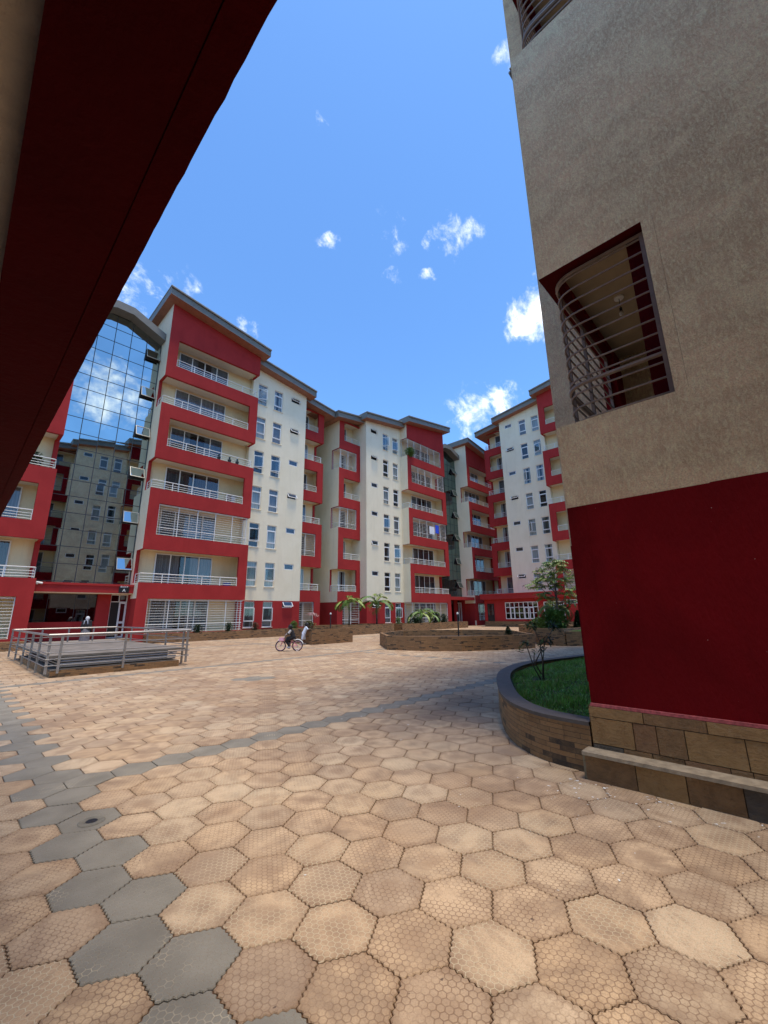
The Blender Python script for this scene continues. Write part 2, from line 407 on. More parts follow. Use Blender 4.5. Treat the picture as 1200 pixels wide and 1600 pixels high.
        B(k,PW-.2,PW,.2,fv,zz+.002,zt(PW-.1)-.55,cr,z_=rd); B(k,.2,PW-.2,.2,1.4,zz+.12,zz+.3,CEIL)
        k.build('gable_panel',E)
    # ---- windowed facade
    if 'f' in parts:
        cols=[(7.85,WW,0,WH,'t'),(9.38,WW,0,WH,'t'),(11.12,TW,1.42,1.42+TH,'b')]
        k=MB(); fr=.0
        lo=1 if podium else 0
        def facade(z0,z1,mt,lvls):
            us=sorted({FU0,FU1}|{round(c+s*wd/2,4) for c,wd,_,_,_ in cols for s in (-1,1)})
            holes=[(c-wd/2,c+wd/2,S(n)+.1+a,S(n)+.1+bb) for n in lvls for c,wd,a,bb,_ in cols]
            zs=sorted({z0,z1}|{h[2] for h in holes}|{h[3] for h in holes})
            for i in range(len(us)-1):
                j=0
                while j<len(zs)-1:
                    mu=(us[i]+us[i+1])/2
                    ish=lambda q:any(h[0]<mu<h[1] and h[2]<(zs[q]+zs[q+1])/2<h[3] for h in holes)
                    if ish(j): j+=1; continue
                    e=j
                    while e+1<len(zs)-1 and not ish(e+1): e+=1
                    pts=[(sx(us[i]),fv,zs[j]),(sx(us[i+1]),fv,zs[j]),(sx(us[i+1]),fv,zs[e+1]),(sx(us[i]),fv,zs[e+1])]
                    k.face(pts if m>0 else pts[::-1],mt); j=e+1
            for h in holes:
                a,c,zb,zc=sx(h[0]),sx(h[1]),h[2],h[3]; y0,y1=fv,fv+.14; y2=fv+.34
                for q0,q1,mm in ((y0,y1,mt),(y1,y2,DARK)):
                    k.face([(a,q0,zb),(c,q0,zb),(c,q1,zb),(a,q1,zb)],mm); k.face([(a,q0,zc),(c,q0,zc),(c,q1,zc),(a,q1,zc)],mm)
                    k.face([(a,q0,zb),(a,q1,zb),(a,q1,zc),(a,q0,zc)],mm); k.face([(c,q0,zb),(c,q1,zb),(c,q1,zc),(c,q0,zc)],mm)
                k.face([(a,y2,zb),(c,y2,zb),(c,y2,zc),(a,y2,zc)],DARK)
        zf=zt(FU1-.01)-.56
        facade(-.2,2.6,rd,[0] if lo==0 else []); facade(2.6,zf,cr,range(1,levels))
        pts=[(sx(FU0),fv,zf),(sx(FU1),fv,zf),(sx(FU1),fv,zf+.06),(sx(FU0),fv,zt(FU0+.01)-.5)]
        k.face(pts,cr)
        for u0,u1 in ((FU1-.2,FU1),(FU0,FU0+.2)):
            w2=k
            for z0,z1,mt in ((-.2,2.6,rd),(2.6,zt(u0+.01)-.5,cr)):
                pts=[(sx(u1 if u1==FU1 else u0),fv,z0),(sx(u1 if u1==FU1 else u0),fv+.36,z0),(sx(u1 if u1==FU1 else u0),fv+.36,z1),(sx(u1 if u1==FU1 else u0),fv,z1)]
                k.face(pts,mt)
        k.build('facade_wall',E)
        for n in range(lo,levels):
            for c,wd,a,bb,t in cols:
                z=S(n)+.1+a
                if t=='t':
                    o=inst(me_win,'window',E,(sx(c),fv+.07,z))
                    for me,nm,lc in ((me_pane,'pane',(0,0,0)),(me_sill,'sill',(0,-.07,0))):
                        q=bpy.data.objects.new(nm,me); C.objects.link(q); q.parent=o; q.location=lc
                    r=rnd.random()+(1 if near else 0)
                    if r<.28:
                        q=bpy.data.objects.new('sash',me_sash_open); C.objects.link(q); q.parent=o; q.location=(-WW/2+.05,0,0); q.rotation_euler.z=-R(rnd.uniform(15,55))
                    else:
                        q=bpy.data.objects.new('sash',me_sash); C.objects.link(q); q.parent=o
                    if rnd.random()<.82:
                        q=bpy.data.objects.new('curtain',me_curts[rnd.choice((0,0,0,1,2,3))]); C.objects.link(q); q.parent=o; q.location=(0,.13,.03)
                else:
                    o=inst(me_tw,'bathroom_window',E,(sx(c),fv+.05,z))
                    q=bpy.data.objects.new('sash',me_tsash); C.objects.link(q); q.parent=o; q.location=(0,0,TH-.01); q.rotation_euler.x=R(-2 if near else rnd.choice((-2,-18,-35,-48,-4)))
                    q2=bpy.data.objects.new('pane',me_tpane); C.objects.link(q2); q2.parent=o; q2.location=q.location; q2.rotation_euler=q.rotation_euler
    # ---- narrow balcony stack
    if 'n' in parts:
        a0,a1=FU1,NU1; vb=NV+1.25
        for n in range(levels):
            odd=(n%2==1); k=MB(); zl=LN(n-1) if n>0 else -.1
            if near and n==0:
                B(k,a0,a1,NV,NV+.2,zl,S(n),rd)
                B(k,a1-.2,a1,NV+.2,vb,zl,LN(0),rd)
            elif n==0:
                B(k,a0,a1,NV,NV+.2,zl,S(n),rd); B(k,a1-.2,a1,NV+.2,vb,zl,S(0),rd)
            else:
                B(k,a0,a1,NV,NV+.2,zl,S(n),rd,inn=cr,Z_=cr,z_=RED_SHADE if near else rd); B(k,a1-.2,a1,NV+.2,vb,zl+.0,S(n),cr,z_=RED_SHADE if near else rd,out=RED_SHADE if near else CREAM_IN)  # near undersides and inner faces take the red with painted shade
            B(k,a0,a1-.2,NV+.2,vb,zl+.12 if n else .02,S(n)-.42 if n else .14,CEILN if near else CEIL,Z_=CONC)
            zt_=LN(n)
            if odd:
                B(k,a0,a0+.45,NV,NV+.2,S(n),zt_,rd); B(k,a1-.22,a1,vb-.11,vb-.002,S(n),zt_,rd,inn=cr)
            elif n>0 or not near:
                B(k,a1-.65,a1,NV,NV+.2,S(n),zt_,rd,inn=(cr if n else rd)); B(k,a1-.2,a1,NV+.2,vb,S(n),zt_,cr if n else rd,out=CREAM_IN)
            else: B(k,a1-.65,a1-.003,NV,NV+.2,S(n),zt_,rd)
            if near and odd: B(k,a1-.36,a1-.17,vb-.30,vb-.112,S(n)+.002,zt_-.002,RED_SHADE)
            B(k,a0+.002,a1-.2 if not odd else a1-.22,vb-.03,vb-.001,S(n)-.42 if n else .14,zt_+.13,CREAM_IN)
            bal=k.build('balcony',E); gr=n in grN
            if odd: path=[(sx(a0+.46),NV+.1),(sx(a1-.11),NV+.1),(sx(a1-.11),vb-.12)]
            else: path=[(sx(a0+.03),NV+.1),(sx(a1-.66),NV+.1)]
            rail(bal,path,S(n),.3 if near else .14,'grille' if gr else 'rail',rl)
            add_door(SMD[rnd.randrange(2)],bal,(sx(a0+1.35),vb-.034,S(n)-.41))
        zz=LN(tops); k=MB()
        B(k,a0,a1,NV,NV+.2,zz,zt(a1-.01)-.5,rd,inn=cr); B(k,a1-.2,a1,NV+.2,vb,zz,zt(a1-.01)-.5,cr,z_=rd); B(k,a0,a1-.2,NV+.2,vb,zz+.12,zz+.2,CEIL)
        k.build('gable_panel',E)
    # ---- roofs
    for key,u0,u1,v0 in (('b',-.5,7.4,-.8),('f',7.0,12.85,fv-.75),('n',12.3,15.85,NV-.75)):
        if key not in parts: continue
        k=MB(); e=.02
        za=zt(u0 if key=='b' else (7.0 if key=='f' else 12.3)); zc=zt(6.9 if key=='b' else (12.2 if key=='f' else 15.85))
        if key=='b': zc=dz+22.8
        if key=='f': zc=dz+21.68
        off={'b':0,'f':-.006,'n':-.012}[key]
        v1=D+.6+off
        poly=[(sx(u0),za-.62),(sx(u1),zc-.62),(sx(u1),zc),(sx(u0),za)]
        if m<0: poly=[poly[1],poly[0],poly[3],poly[2]]
        k.xz(poly,v0,v1,FASCIA,edge={0:SOFFIT,2:ROOFM})
        rf=k.build('roof',E)
        k=MB(); ov=.04
        poly=[(sx(u0-ov),za+.004),(sx(u1+ov),zc+.004),(sx(u1+ov),zc+.05),(sx(u0-ov),za+.05)]
        if m<0: poly=[poly[1],poly[0],poly[3],poly[2]]
        k.xz(poly,v0-.05,v1+.04,ROOFM); k.build('roof_sheet',rf)
        k=MB(); k.tube([(sx(u0),v0-.07,za-.1),(sx(u1),v0-.07,zc-.1)],.05,FASCIA,6); k.build('gutter',rf)
    return E
W0=wing('red and cream apartment block at far left, partly hidden by the dark overhead slab',(2.93,27.93),0,-1,7,'b',grB=(4,0),seed=3)
W1=wing('tall apartment block with wide red balconies directly right of the blue glass stair tower',(7.67,27.93),0,1,7,'bfn',grB=(2,0),grN=(2,0),seed=5)
W2=wing('middle apartment block whose wide red balconies hold a white and a blue towel',(39.43,27.5),0,-1,7,'bfn',grB=(6,5,3,0),grN=(5,3,0),seed=11)
W3=wing('apartment block behind the corner, seen between the grey green glass and the podium wing',(44.6,27.55),0,1,7,'b',grB=(),seed=17)
W4=wing('tall eight storey apartment block rising above the red clubhouse with white framed doors',(42.45,9.57),R(-90),-1,8,'bfn',grB=(1,),grN=(),seed=23,podium=True)
W5=wing('near apartment block with rough weathered plaster over a shaded red base, filling the right side',(19.61,3.47),R(180),1,7,'bfn',grB=(2,0),grN=(1,3,5),seed=31,near=True,fv=.91)
# near block: stone base and step on the end wall, and pieces only seen from close by
base=MB()
X=-(4.53-19.61)  # local x of end wall = 15.08
e=15.08
def yl(Y): return 3.47-Y
base.box(e+.001,e+.016,yl(1.575),yl(-9),-.1,.60,plain('slab_mortar',(.05,.035,.025),.9))
base.box(e+.016,e+.18,yl(1.60),yl(-9),-.1,.20,base.mats[0])
base.box(12.27,e+.001,NV-.03,NV-.001,-.1,.60,STONE)
SLABS=[]
for nm,a_,b_ in (('ochre',(.24,.125,.04),(.36,.21,.08)),('brown',(.15,.075,.026),(.26,.14,.055)),('olive',(.16,.125,.07),(.25,.20,.12)),('rust',(.17,.075,.028),(.27,.14,.06)),('dark',(.05,.038,.03),(.12,.09,.065))):
    mm,nt_,bb_=mat('rough_slab_'+nm); p_=geo(nt_)
    f_=noise(nt_,p_,4.5,7,.68,1.5); f2=noise(nt_,V_(nt_,'MULTIPLY',p_,(1,1,3)),17,6,.7,.6)
    c_=ramp(nt_,f_,[(.3,a_),(.68,b_)]); c_=mixc(nt_,mr(nt_,f2,.52,.75,0,.6),c_,tuple(x*.35 for x in a_))
    c_=mixc(nt_,mr(nt_,noise(nt_,p_,9,5,.6,2),.62,.72,0,.3),c_,(.36,.27,.16))
    L(nt_,c_,bb_.inputs['Base Color']); bb_.inputs['Roughness'].default_value=.62
    bump(nt_,bb_,M_(nt_,'ADD',f_,M_(nt_,'MULTIPLY',f2,.6)),.9,.03); SLABS.append(mm)
rs=random.Random(77)
def slabrow(x,z0,z1,wmin,wmax,y0,y1):
    y=y0
    while y<y1:
        w_=rs.uniform(wmin,wmax); o_=rs.uniform(0,.008); g_=.0035
        m_=rs.choices(SLABS,(4,4,2,3,1))[0]
        base.box(x-.01,x+.012+o_,y+g_,min(y+w_,y1)-g_,z0+g_,z1-g_,m_); y+=w_
for z0,z1,a_,b_ in ((.505,.60,.28,.5),(.275,.505,.18,.42),(.2,.275,.1,.3)): slabrow(e+.016,z0,z1,a_,b_,yl(1.585),yl(-9))
slabrow(e+.18,-.08,.20,.14,.42,yl(1.62),yl(-9))
base.box(e+.0,e+.19,yl(1.64),yl(1.61),-.08,.199,SLABS[2])
st=base.build('stone_plinth',W5)
b=MB(); b.box(e+.0285,e+.215,yl(1.635),yl(-9),.2052,.235,plain('worn_stone_ledge',(.34,.27,.19),.7,var=.35,scale=14,bmp=.4)); b.build('ledge',st)
b=MB(); b.box(e+.001,e+.024,yl(1.572),yl(-9),.601,.628,plain('chipped_red_edge',(.42,.09,.1),.7,var=.5,scale=30)); b.build('edge_strip',W5)
# ------------------------------------------------------------------ overhead slab (the block the photo is taken under)
ov=thing('overhanging_slab','dark red underside of the slab overhead crossing the upper left corner','overhang',(0.2355,0,2.594))
b=MB(); re_=random.Random(41); ys=[-12+.045*i for i in range(int(18.6/.045)+1)]; w1=0
ed_=[]
for y in ys:
    w1=.3*w1+re_.gauss(0,.0002); ed_.append((w1+re_.gauss(0,.0005),y))
for i in range(len(ed_)-1):
    (a0,y0),(a1,y1)=ed_[i],ed_[i+1]; b.face([(-.067,y0,0),(-.067,y1,0),(a1,y1,0),(a0,y0,0)],RED_SHADE); b.face([(a0,y0,0),(a1,y1,0),(a1,y1,1.0),(a0,y0,1.0)],RED_SHADE)
b.box(-.067,-.012,-12,6.6,.001,1.0,RED_SHADE); b.box(-.2955,-.069,-12,6.6,.003,1.0,RED_SHADE); b.build('red_beam',ov)
b=MB(); b.box(-.069,-.067,-12,6.6,.02,.06,BLACK); b.build('drip_groove',ov)
b=MB(); b.box(-3.5,-.2955,-12,6.6,.06,.26,plain('rough_ceiling_paint',(.80,.68,.52),.85,var=.12,scale=18,bmp=.5)); b.build('ceiling',ov)
b=MB(); b.box(-3.7,-3.5,-12,1.2,-2.6,.06,CREAM_NEAR); b.box(-9,-.001,-12,6.59,1.0,7.5,CREAM_NEAR); b.build('wall',ov)  # unseen upper mass of this block, added and sized to shade the near wall
# ------------------------------------------------------------------ glass stair towers
def awning(parent,x,z,w,h,ang,gm=None,y=-.06):
    fr=MB(); frame_rect(fr,-w/2,w/2,-h,0,.04,-.04,.0,plain_al); o=fr.build('awning_window',parent,loc=(x,y,z)); o.rotation_euler.x=R(-ang)
    g=MB(); g.box(-w/2+.04,w/2-.04,-.03,-.01,-h+.04,-.04,gm or MIRR); g.build('pane',o)
    st=MB(); st.tube([(w/2-.02,-.02,-h*.6),(w/2-.02,.26,-h*.75)],.008,plain_al,5); st.build('stay_arm',o)
    return o
plain_al=plain('aluminium_frame',(.45,.43,.38),.4,.5)
def tower(label,x0,x1,Y,top,gm,awx,seed,entr,zs_aw,roofpts,dark_right=None):
    E=thing('glass_stair_tower',label,'stair tower',((x0+x1)/2,Y,0)); cx=(x0+x1)/2
    a,c=x0-cx,x1-cx
    b=MB(); b.box(a,c,0,.06,3.02,top,gm,y_=gm); b.box(a,c,.06,9,0,top-.1,DARK); g=b.build('curtain_wall',E)
    b=MB(); n=round((x1-x0)/.94)
    for i in range(1,n):
        x=a+(c-a)*i/n; b.box(x-.02,x+.02,-.012,-.001,3.02,top,MULL)
    z=3.55
    while z<top:
        b.box(a,c,-.0115,-.0005,z-.018,z+.018,MULL); z+=1.0
    b.build('mullion',g)
    for z in zs_aw:
        b=MB(); b.box(awx-cx-.44,awx-cx+.44,-.009,-.002,z-.78,z,DARK); b.build('window_opening',E)
        awning(E,awx-cx,z,.86,.78,random.choice((17,22,26)),gm if gm is GREENG else None)
    if dark_right:
        b=MB(); b.box(dark_right-cx,c-.002,-.05,-.01,3.02,top-.5,plain('dark_side_cladding',(.045,.055,.05),.5)); b.build('side_cladding',E)
    # gabled roof
    b=MB(); pts=[(p[0]-cx,p[1]) for p in roofpts]
    lo=[(x,z-.55) for x,z in pts]
    b.xz(lo+pts[::-1],-.85,9.2,FASCIA); b.build('roof',E)
    return E,cx
rp=[(2.95,21.5),(4.55,22.15),(5.55,22.15),(7.64,21.2)]
T1,cx1=tower('stair tower of blue mirror glass between the two left hand blocks, with tilted windows',2.93,7.67,29.6,21.9,MIRR,7.18,1,True,[19.95,17.0,14.05,11.1,8.1,5.1],rp,7.62)
T2,cx2=tower('narrow stair tower of grey green glass in the shaded gap left of the corner block',39.43,44.6,29.4,22.6,GREENG,44.0,2,False,[20.2,17.2,14.2,11.2,8.2,5.2],[(39.45,21.9),(41.4,22.9),(42.6,22.9),(44.58,22.1)])
# entrance of tower 1
b=MB(); b.box(-2.36,2.36,-1.05,0-.001,3.3,3.42,RED); b.box(-2.36,2.36,-1.0,-.002,2.9,3.3,RED); b.box(-2.36,2.36,-.98,-.003,2.86,2.899,CREAM_IN); b.build('canopy',T1)
b=MB(); b.box(.74,1.42,-.25,-.01,0,2.86,RED); b.box(-2.36,.74,-.12,-.01,0,1.3,RED); b.box(2.33,2.365,-.5,-.01,0,2.86,RED); b.build('entrance_wall',T1)
b=MB(); b.box(-2.36,.74,-.08,-.02,1.302,2.86,DARKG); b.build('entrance_window',T1)
b=MB()
for x in (-1.55,-.3,.35): b.box(x-.012,x+.012,-.09,-.082,1.302,2.86,MULL)
b.build('window_bar',T1)
b=MB(); frame_rect(b,1.42,2.33,.3,2.86,.05,-.12,-.03,WHITE); b.box(1.47,2.28,-.11,-.04,2.4,2.45,WHITE); b.box(1.87,1.92,-.1,-.05,2.45,2.81,WHITE); d=b.build('entrance_frame',T1)
b=MB(); b.box(1.47,1.95,-.045,-.035,.35,2.4,BLACK); b.box(1.47,2.28,-.045,-.035,2.45,2.81,DARKG); b.build('dark_opening',d)
b=MB(); frame_rect(b,1.9,2.3,.32,2.4,.085,-.17,-.125,WHITE); b.box(1.98,2.22,-.165,-.13,1.15,1.27,WHITE); dd=b.build('door',T1)
b=MB(); b.box(1.985,2.215,-.15,-.14,.4,2.32,DARKG); b.build('pane',dd)
b=MB(); b.box(-2.36,2.36,-1.6,-.26,-.1,.28,CONC,y_=STONE); b.build('doorstep',T1)
# entrance of tower 2
b=MB(); b.box(-2.58,2.4,-1.9,-.001,2.95,3.3,RED); b.box(-2.5,.2,-.3,-.01,0,2.95,DARKG); b.box(.2,.9,-.4,-.01,0,2.95,RED); b.box(1.9,2.58,-.4,-.01,0,2.95,RED); b.build('canopy',T2)
b=MB(); frame_rect(b,.9,1.9,.2,2.7,.1,-.3,-.2,WHITE); b.box(1.35,1.45,-.3,-.2,.3,2.6,WHITE); b.build('entrance_frame',T2)
# signs, camera
def text(body,size,loc,rx,rz,m,parent,name='lettering',ext=.004):
    cu=bpy.data.curves.new(name,'FONT'); cu.body=body; cu.size=size; cu.extrude=ext; cu.align_x='CENTER'; cu.align_y='CENTER'
    cu.materials.append(m); t_=bpy.data.objects.new(name,cu); me=bpy.data.meshes.new_from_object(t_); bpy.data.objects.remove(t_)
    o=bpy.data.objects.new(name,me); C.objects.link(o); o.location=loc; o.rotation_euler=(rx,0,rz); o.parent=parent; return o
sg=thing('block_sign','small black sign with the letter A on the red canopy beam over the door','sign',(7.14,28.585,3.13))
b=MB(); b.box(-.27,.27,-.03,.0,-.2,.24,BLACK); b.build('board',sg)
text('A',.27,(0,-.036,-.07),R(90),0,WHITE,sg); text('BLOCK',.13,(0,-.036,.15),R(90),0,WHITE,sg)
cc=thing('security_camera','little white camera at the left end of the red canopy beam','camera',(3.05,28.4,3.32))
b=MB(); b.box(-.03,.03,-.05,.18,-.05,.03,WHITE); b.build('bracket',cc)
b=MB(); b.tube([(-.05,-.02,.05),(.2,-.12,.0)],.055,WHITE,8); b.build('camera_body',cc)
# ------------------------------------------------------------------ clubhouse podium under W4
cl=thing('clubhouse','single storey red clubhouse with a long canopy and white framed glazing','clubhouse',(41.3,21,0))
b=MB(); b.box(0,3.1,-11,3.4,.55,3.3,RED); b.box(-.06,3.1,-11.02,3.42,-.1,.55,STONE); b.build('wall',cl)
b=MB(); b.box(-.75,3.05,-11.1,3.5,3.3,3.42,RED); b.box(-.7,0-.001,-11.05,3.45,2.86,3.3,RED); b.build('canopy',cl)
def glazed(parent,x,y0,y1,z0,z1,n,tr):
    b=MB(); w=.06
    b.box(x-.06,x-.003,y0,y1,z0,z0+w,WHITE); b.box(x-.06,x-.003,y0,y1,z1-w,z1,WHITE); b.box(x-.055,x-.004,y0,y1,tr,tr+w,WHITE); b.box(x-.055,x-.004,y0,y1,(z0+tr)/2,(z0+tr)/2+.05,WHITE)
    for i in range(n+1):
        y=y0+(y1-y0-w)*i/n; b.box(x-.065,x-.002,y,y+w,z0+.001,z1-.001,WHITE)
    o=b.build('window',parent); b=MB(); b.box(x-.03,x-.0015,y0+.03,y1-.03,z0+.03,z1-.03,DARKG); b.build('pane',o); return o
win=glazed(cl,0,-2.75,.85,.78,2.5,7,1.95)
for y in (-.2,-1.75,-2.3):
    b=MB(); x=-.1; b.box(x-.03,x,y,y+.07,.8,1.95,WHITE); b.box(x-.03,x,y+.38,y+.45,.8,1.95,WHITE); b.box(x-.03,x,y+.07,y+.38,.8,.87,WHITE); b.box(x-.03,x,y+.07,y+.38,1.88,1.95,WHITE); b.build('sash',win)
glazed(cl,-.01,-5.35,-3.35,.25,2.45,2,2.1)
for y in (-3.95,-4.95):
    b=MB(); b.box(-.085,-.08,y,y+.24,1.3,1.62,WHITE); b.build('notice',cl)
for y in (-6.6,-7.9): glazed(cl,0,y,y+1.0,2.2,2.6,1,2.21)
b=MB(); b.box(-.05,-.002,2.2,3.0,.1,2.4,BLACK); b.box(-.055,-.05,2.3,2.9,1.2,2.3,DARKG); b.build('door',cl)
for i in range(3):
    b=MB(); b.box(-.35-.3*i,-.0-.3*i-.061,-5.6,-3.1,-.02,.24-.08*i,STONE); b.build('step',cl)
# ------------------------------------------------------------------ ground
def hexgrid():
    px,py,ox,oy=.38,.322,2.35,1.25; rr=.2194
    verts=[];faces=[];cols=[];cen=[]
    rnd=random.Random(4)
    def grey(kx,x,k):
        if abs(x-(.82 if k%2==0 else 1.01))<.1: return True
        if k==12 and x>1.0: return True
        if k==37 and x>1.2: return True
        if k==62: return True
        if abs(x-(12.04 if (round((x-12.04)/.19)%2==0) else 12.04))<.12 and k>12: return True
        if abs(x-5.5)<.45 and abs(k-26.5)<1.1: return True
        if k==74 and x>14: return True
        return False
    for k in range(-14,100):
        y=oy+k*py; off=0 if k%2==0 else px/2
        for i in range(-16,120):
            x=ox+off+i*px
            if x<-3.2 or x>46 or y>34 or y<-3: continue
            if x>41.3 and y<24: continue
            # keep what the camera can see
            if (x*.70+y*.67)<-.3: continue
            ang=math.atan2(y,x)
            if ang>R(97) or ang<R(-12): continue
            if y>27.2 and not(2.5<x<8.2) : continue
            if y<x*.12-1.2 and x>4.6: continue
            d=math.hypot(x,y); g=1. if grey(0,x,k) else 0.
            r1,r2=rnd.random(),rnd.random()
            hv=[(x+rr*math.cos(R(30+60*j))*(.19/.19),y+rr*math.sin(R(30+60*j))*(py/.329)) for j in range(6)]
            ring=[]
            if d<9.5:
                per=13 if d<5 else 9
                for j in range(6):
                    a=hv[j];c=hv[(j+1)%6]; dx,dy=c[0]-a[0],c[1]-a[1]; l=math.hypot(dx,dy); nx,ny=dy/l,-dx/l
                    for q in range(per):
                        t=q/per; w=.0048*math.sin(2*math.pi*t*(per-1)/2 if False else 2*math.pi*6*t)*(1 if per==13 else .0)
                        if per==13: w=.005*(0 if q==0 else (1 if q%2 else -1)*(1 if q<=6 else 1))
                        ring.append((a[0]+dx*t+nx*w,a[1]+dy*t+ny*w))
            else: ring=hv
            s1,s2=(1-.018),(1-.040); n=len(ring); i0=len(verts)
            tz=rnd.uniform(-.0015,.0015); tx_,ty_=rnd.uniform(-.008,.008),rnd.uniform(-.008,.008)
            for s,z in ((s2,0.0),(s1,-.004),(s1,-.02)):
                for (a,c) in ring:
                    dx,dy=a-x,c-y
                    verts.append((x+dx*s,y+dy*s,z+tz+dx*tx_+dy*ty_))
            top=tuple(range(i0,i0+n)); faces.append(top); cols.append((r1,g,r2,1)); cen.append((x,y))
            for lay in range(2 if d<16 else 1):
                for j in range(n):
                    a=i0+lay*n+j;c=i0+lay*n+(j+1)%n; faces.append((a+n,c+n,c,a)); cols.append((r1,g,r2,1)); cen.append((x,y))
    me=bpy.data.meshes.new('paving'); me.from_pydata(verts,[],faces); me.update()
    at=me.color_attributes.new('tile','FLOAT_COLOR','CORNER')
    buf=[]
    for p,c in zip(me.polygons,cols): buf+=list(c)*p.loop_total
    at.data.foreach_set('color',buf)
    a2=me.color_attributes.new('offset','FLOAT_COLOR','CORNER'); buf=[]
    for p,c in zip(me.polygons,cen):
        for vi in p.vertices: v=verts[vi]; buf+=[v[0]-c[0],v[1]-c[1],0,1]
    a2.data.foreach_set('color',buf); return me
def paver_mat():
    m,nt,b=mat('hexagonal_paver'); p=geo(nt)
    at=N(nt,'ShaderNodeAttribute',attribute_name='tile'); sp=N(nt,'ShaderNodeSeparateColor'); L(nt,at.outputs['Color'],sp.inputs[0])
    r1,g,r2=sp.outputs
    # per-tile offset coordinates
    off=V_(nt,'SCALE',at.outputs['Color'],None); nt.nodes[-1].inputs['Scale'].default_value=37
    q=V_(nt,'ADD',p,off)
    base=ramp(nt,r1,[(0,(.50,.345,.215)),(.3,(.57,.405,.26)),(.6,(.53,.365,.22)),(.85,(.58,.43,.29)),(1,(.45,.33,.22))])
    # brown streaks and blotches inside a tile
    rot=N(nt,'ShaderNodeVectorRotate',rotation_type='Z_AXIS'); L(nt,q,rot.inputs['Vector']); L(nt,M_(nt,'MULTIPLY',r2,6.28),rot.inputs['Angle'])
    sv=V_(nt,'MULTIPLY',rot.outputs[0],(1.5,3.4,1))
    st=noise(nt,sv,2.0,6,.72,.5)
    base=mixc(nt,mr(nt,st,.48,.66,0,.62),base,(.23,.145,.09))
    bl=noise(nt,p,.33,5,.6,.5)
    base=mixc(nt,mr(nt,bl,.46,.66,0,.6),base,(.29,.17,.095))
    bl2=noise(nt,p,2.6,5,.65,.3)
    base=mixc(nt,mr(nt,bl2,.47,.66,0,.62),base,(.20,.13,.085))
    dust=noise(nt,p,.8,5,.6,.4); base=mixc(nt,mr(nt,dust,.5,.68,0,.35),base,(.62,.50,.36))
    gc=ramp(nt,noise(nt,q,3,4),[(.3,(.16,.147,.122)),(.7,(.25,.23,.192))])
    big=noise(nt,p,1.1,4,.6,.6); base=mixc(nt,mr(nt,big,.52,.7,0,.45),base,(.27,.175,.11))
    tv=M_(nt,'FRACT',M_(nt,'MULTIPLY',r1,7.31)); base=mixc(nt,mr(nt,tv,.7,1,0,.45),base,(.28,.19,.13))
    a2=N(nt,'ShaderNodeAttribute',attribute_name='offset'); rad=V_(nt,'LENGTH',a2.outputs['Color'],out=1)
    rn=M_(nt,'ADD',rad,M_(nt,'MULTIPLY',M_(nt,'SUBTRACT',noise(nt,q,9,4,.65),.5),.16))
    ek=M_(nt,'MULTIPLY',mr(nt,rn,.135,.215,0,.6,True),mr(nt,tv,0,.6,.35,1)); base=mixc(nt,ek,base,(.25,.15,.085))
    ck=M_(nt,'MULTIPLY',mr(nt,rn,.11,.03,0,.5,True),M_(nt,'GREATER_THAN',M_(nt,'FRACT',M_(nt,'MULTIPLY',r2,5.3)),.55)); base=mixc(nt,ck,base,(.27,.17,.105))
    base=mixc(nt,g,base,gc)
    # near block's soft shadow painted into the pavers beside the curved planter
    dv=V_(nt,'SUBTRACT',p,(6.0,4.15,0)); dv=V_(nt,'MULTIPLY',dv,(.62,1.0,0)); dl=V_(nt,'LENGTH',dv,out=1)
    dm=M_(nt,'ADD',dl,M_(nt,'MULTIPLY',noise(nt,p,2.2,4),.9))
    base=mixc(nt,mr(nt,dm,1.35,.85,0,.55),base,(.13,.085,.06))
    # raised cells
    s=.0345; pp=V_(nt,'ADD',V_(nt,'SCALE',p,None),(1000.3,1000.1,0)); 
    for n_ in nt.nodes:
        if n_.type=='VECT_MATH' and n_.operation=='SCALE' and n_.inputs['Scale'].default_value==1.0: n_.inputs['Scale'].default_value=1/s
    r_=(1.,1.7320508,1.); h_=(.5,.8660254,0.)
    A=V_(nt,'SUBTRACT',V_(nt,'MODULO',pp,r_),h_); Bv=V_(nt,'SUBTRACT',V_(nt,'MODULO',V_(nt,'SUBTRACT',pp,h_),r_),h_)
    A=V_(nt,'MULTIPLY',A,(1,1,0)); Bv=V_(nt,'MULTIPLY',Bv,(1,1,0))
    la=V_(nt,'DOT_PRODUCT',A,A,out=1); lb=V_(nt,'DOT_PRODUCT',Bv,Bv,out=1)
    mx=N(nt,'ShaderNodeMix',data_type='VECTOR'); L(nt,M_(nt,'LESS_THAN',la,lb),mx.inputs[0]); L(nt,Bv,mx.inputs[4]); L(nt,A,mx.inputs[5])
    ab=V_(nt,'ABSOLUTE',mx.outputs[1]); sx_=N(nt,'ShaderNodeSeparateXYZ'); L(nt,ab,sx_.inputs[0])
    dd=M_(nt,'MAXIMUM',sx_.outputs[0],V_(nt,'DOT_PRODUCT',ab,(.5,.8660254,0),out=1))
    gro=mr(nt,dd,.40,.475,0,1,True)
    wear=mr(nt,noise(nt,q,4.5,3),.30,.52)
    wear=M_(nt,'MULTIPLY',wear,mr(nt,r2,0,1,.6,1))
    k=M_(nt,'MULTIPLY',gro,wear)
    gcol=mixc(nt,g,(.16,.085,.045),(.45,.38,.28))
    lightg=M_(nt,'GREATER_THAN',r2,.72)
    gcol=mixc(nt,M_(nt,'MULTIPLY',lightg,.8),gcol,(.66,.55,.38))
    sandn=mr(nt,noise(nt,p,1.7,3),.56,.62)
    grit=noise(nt,p,130,3,.7); base=mixc(nt,mr(nt,grit,.45,.7,0,.45),base,(.20,.13,.08))
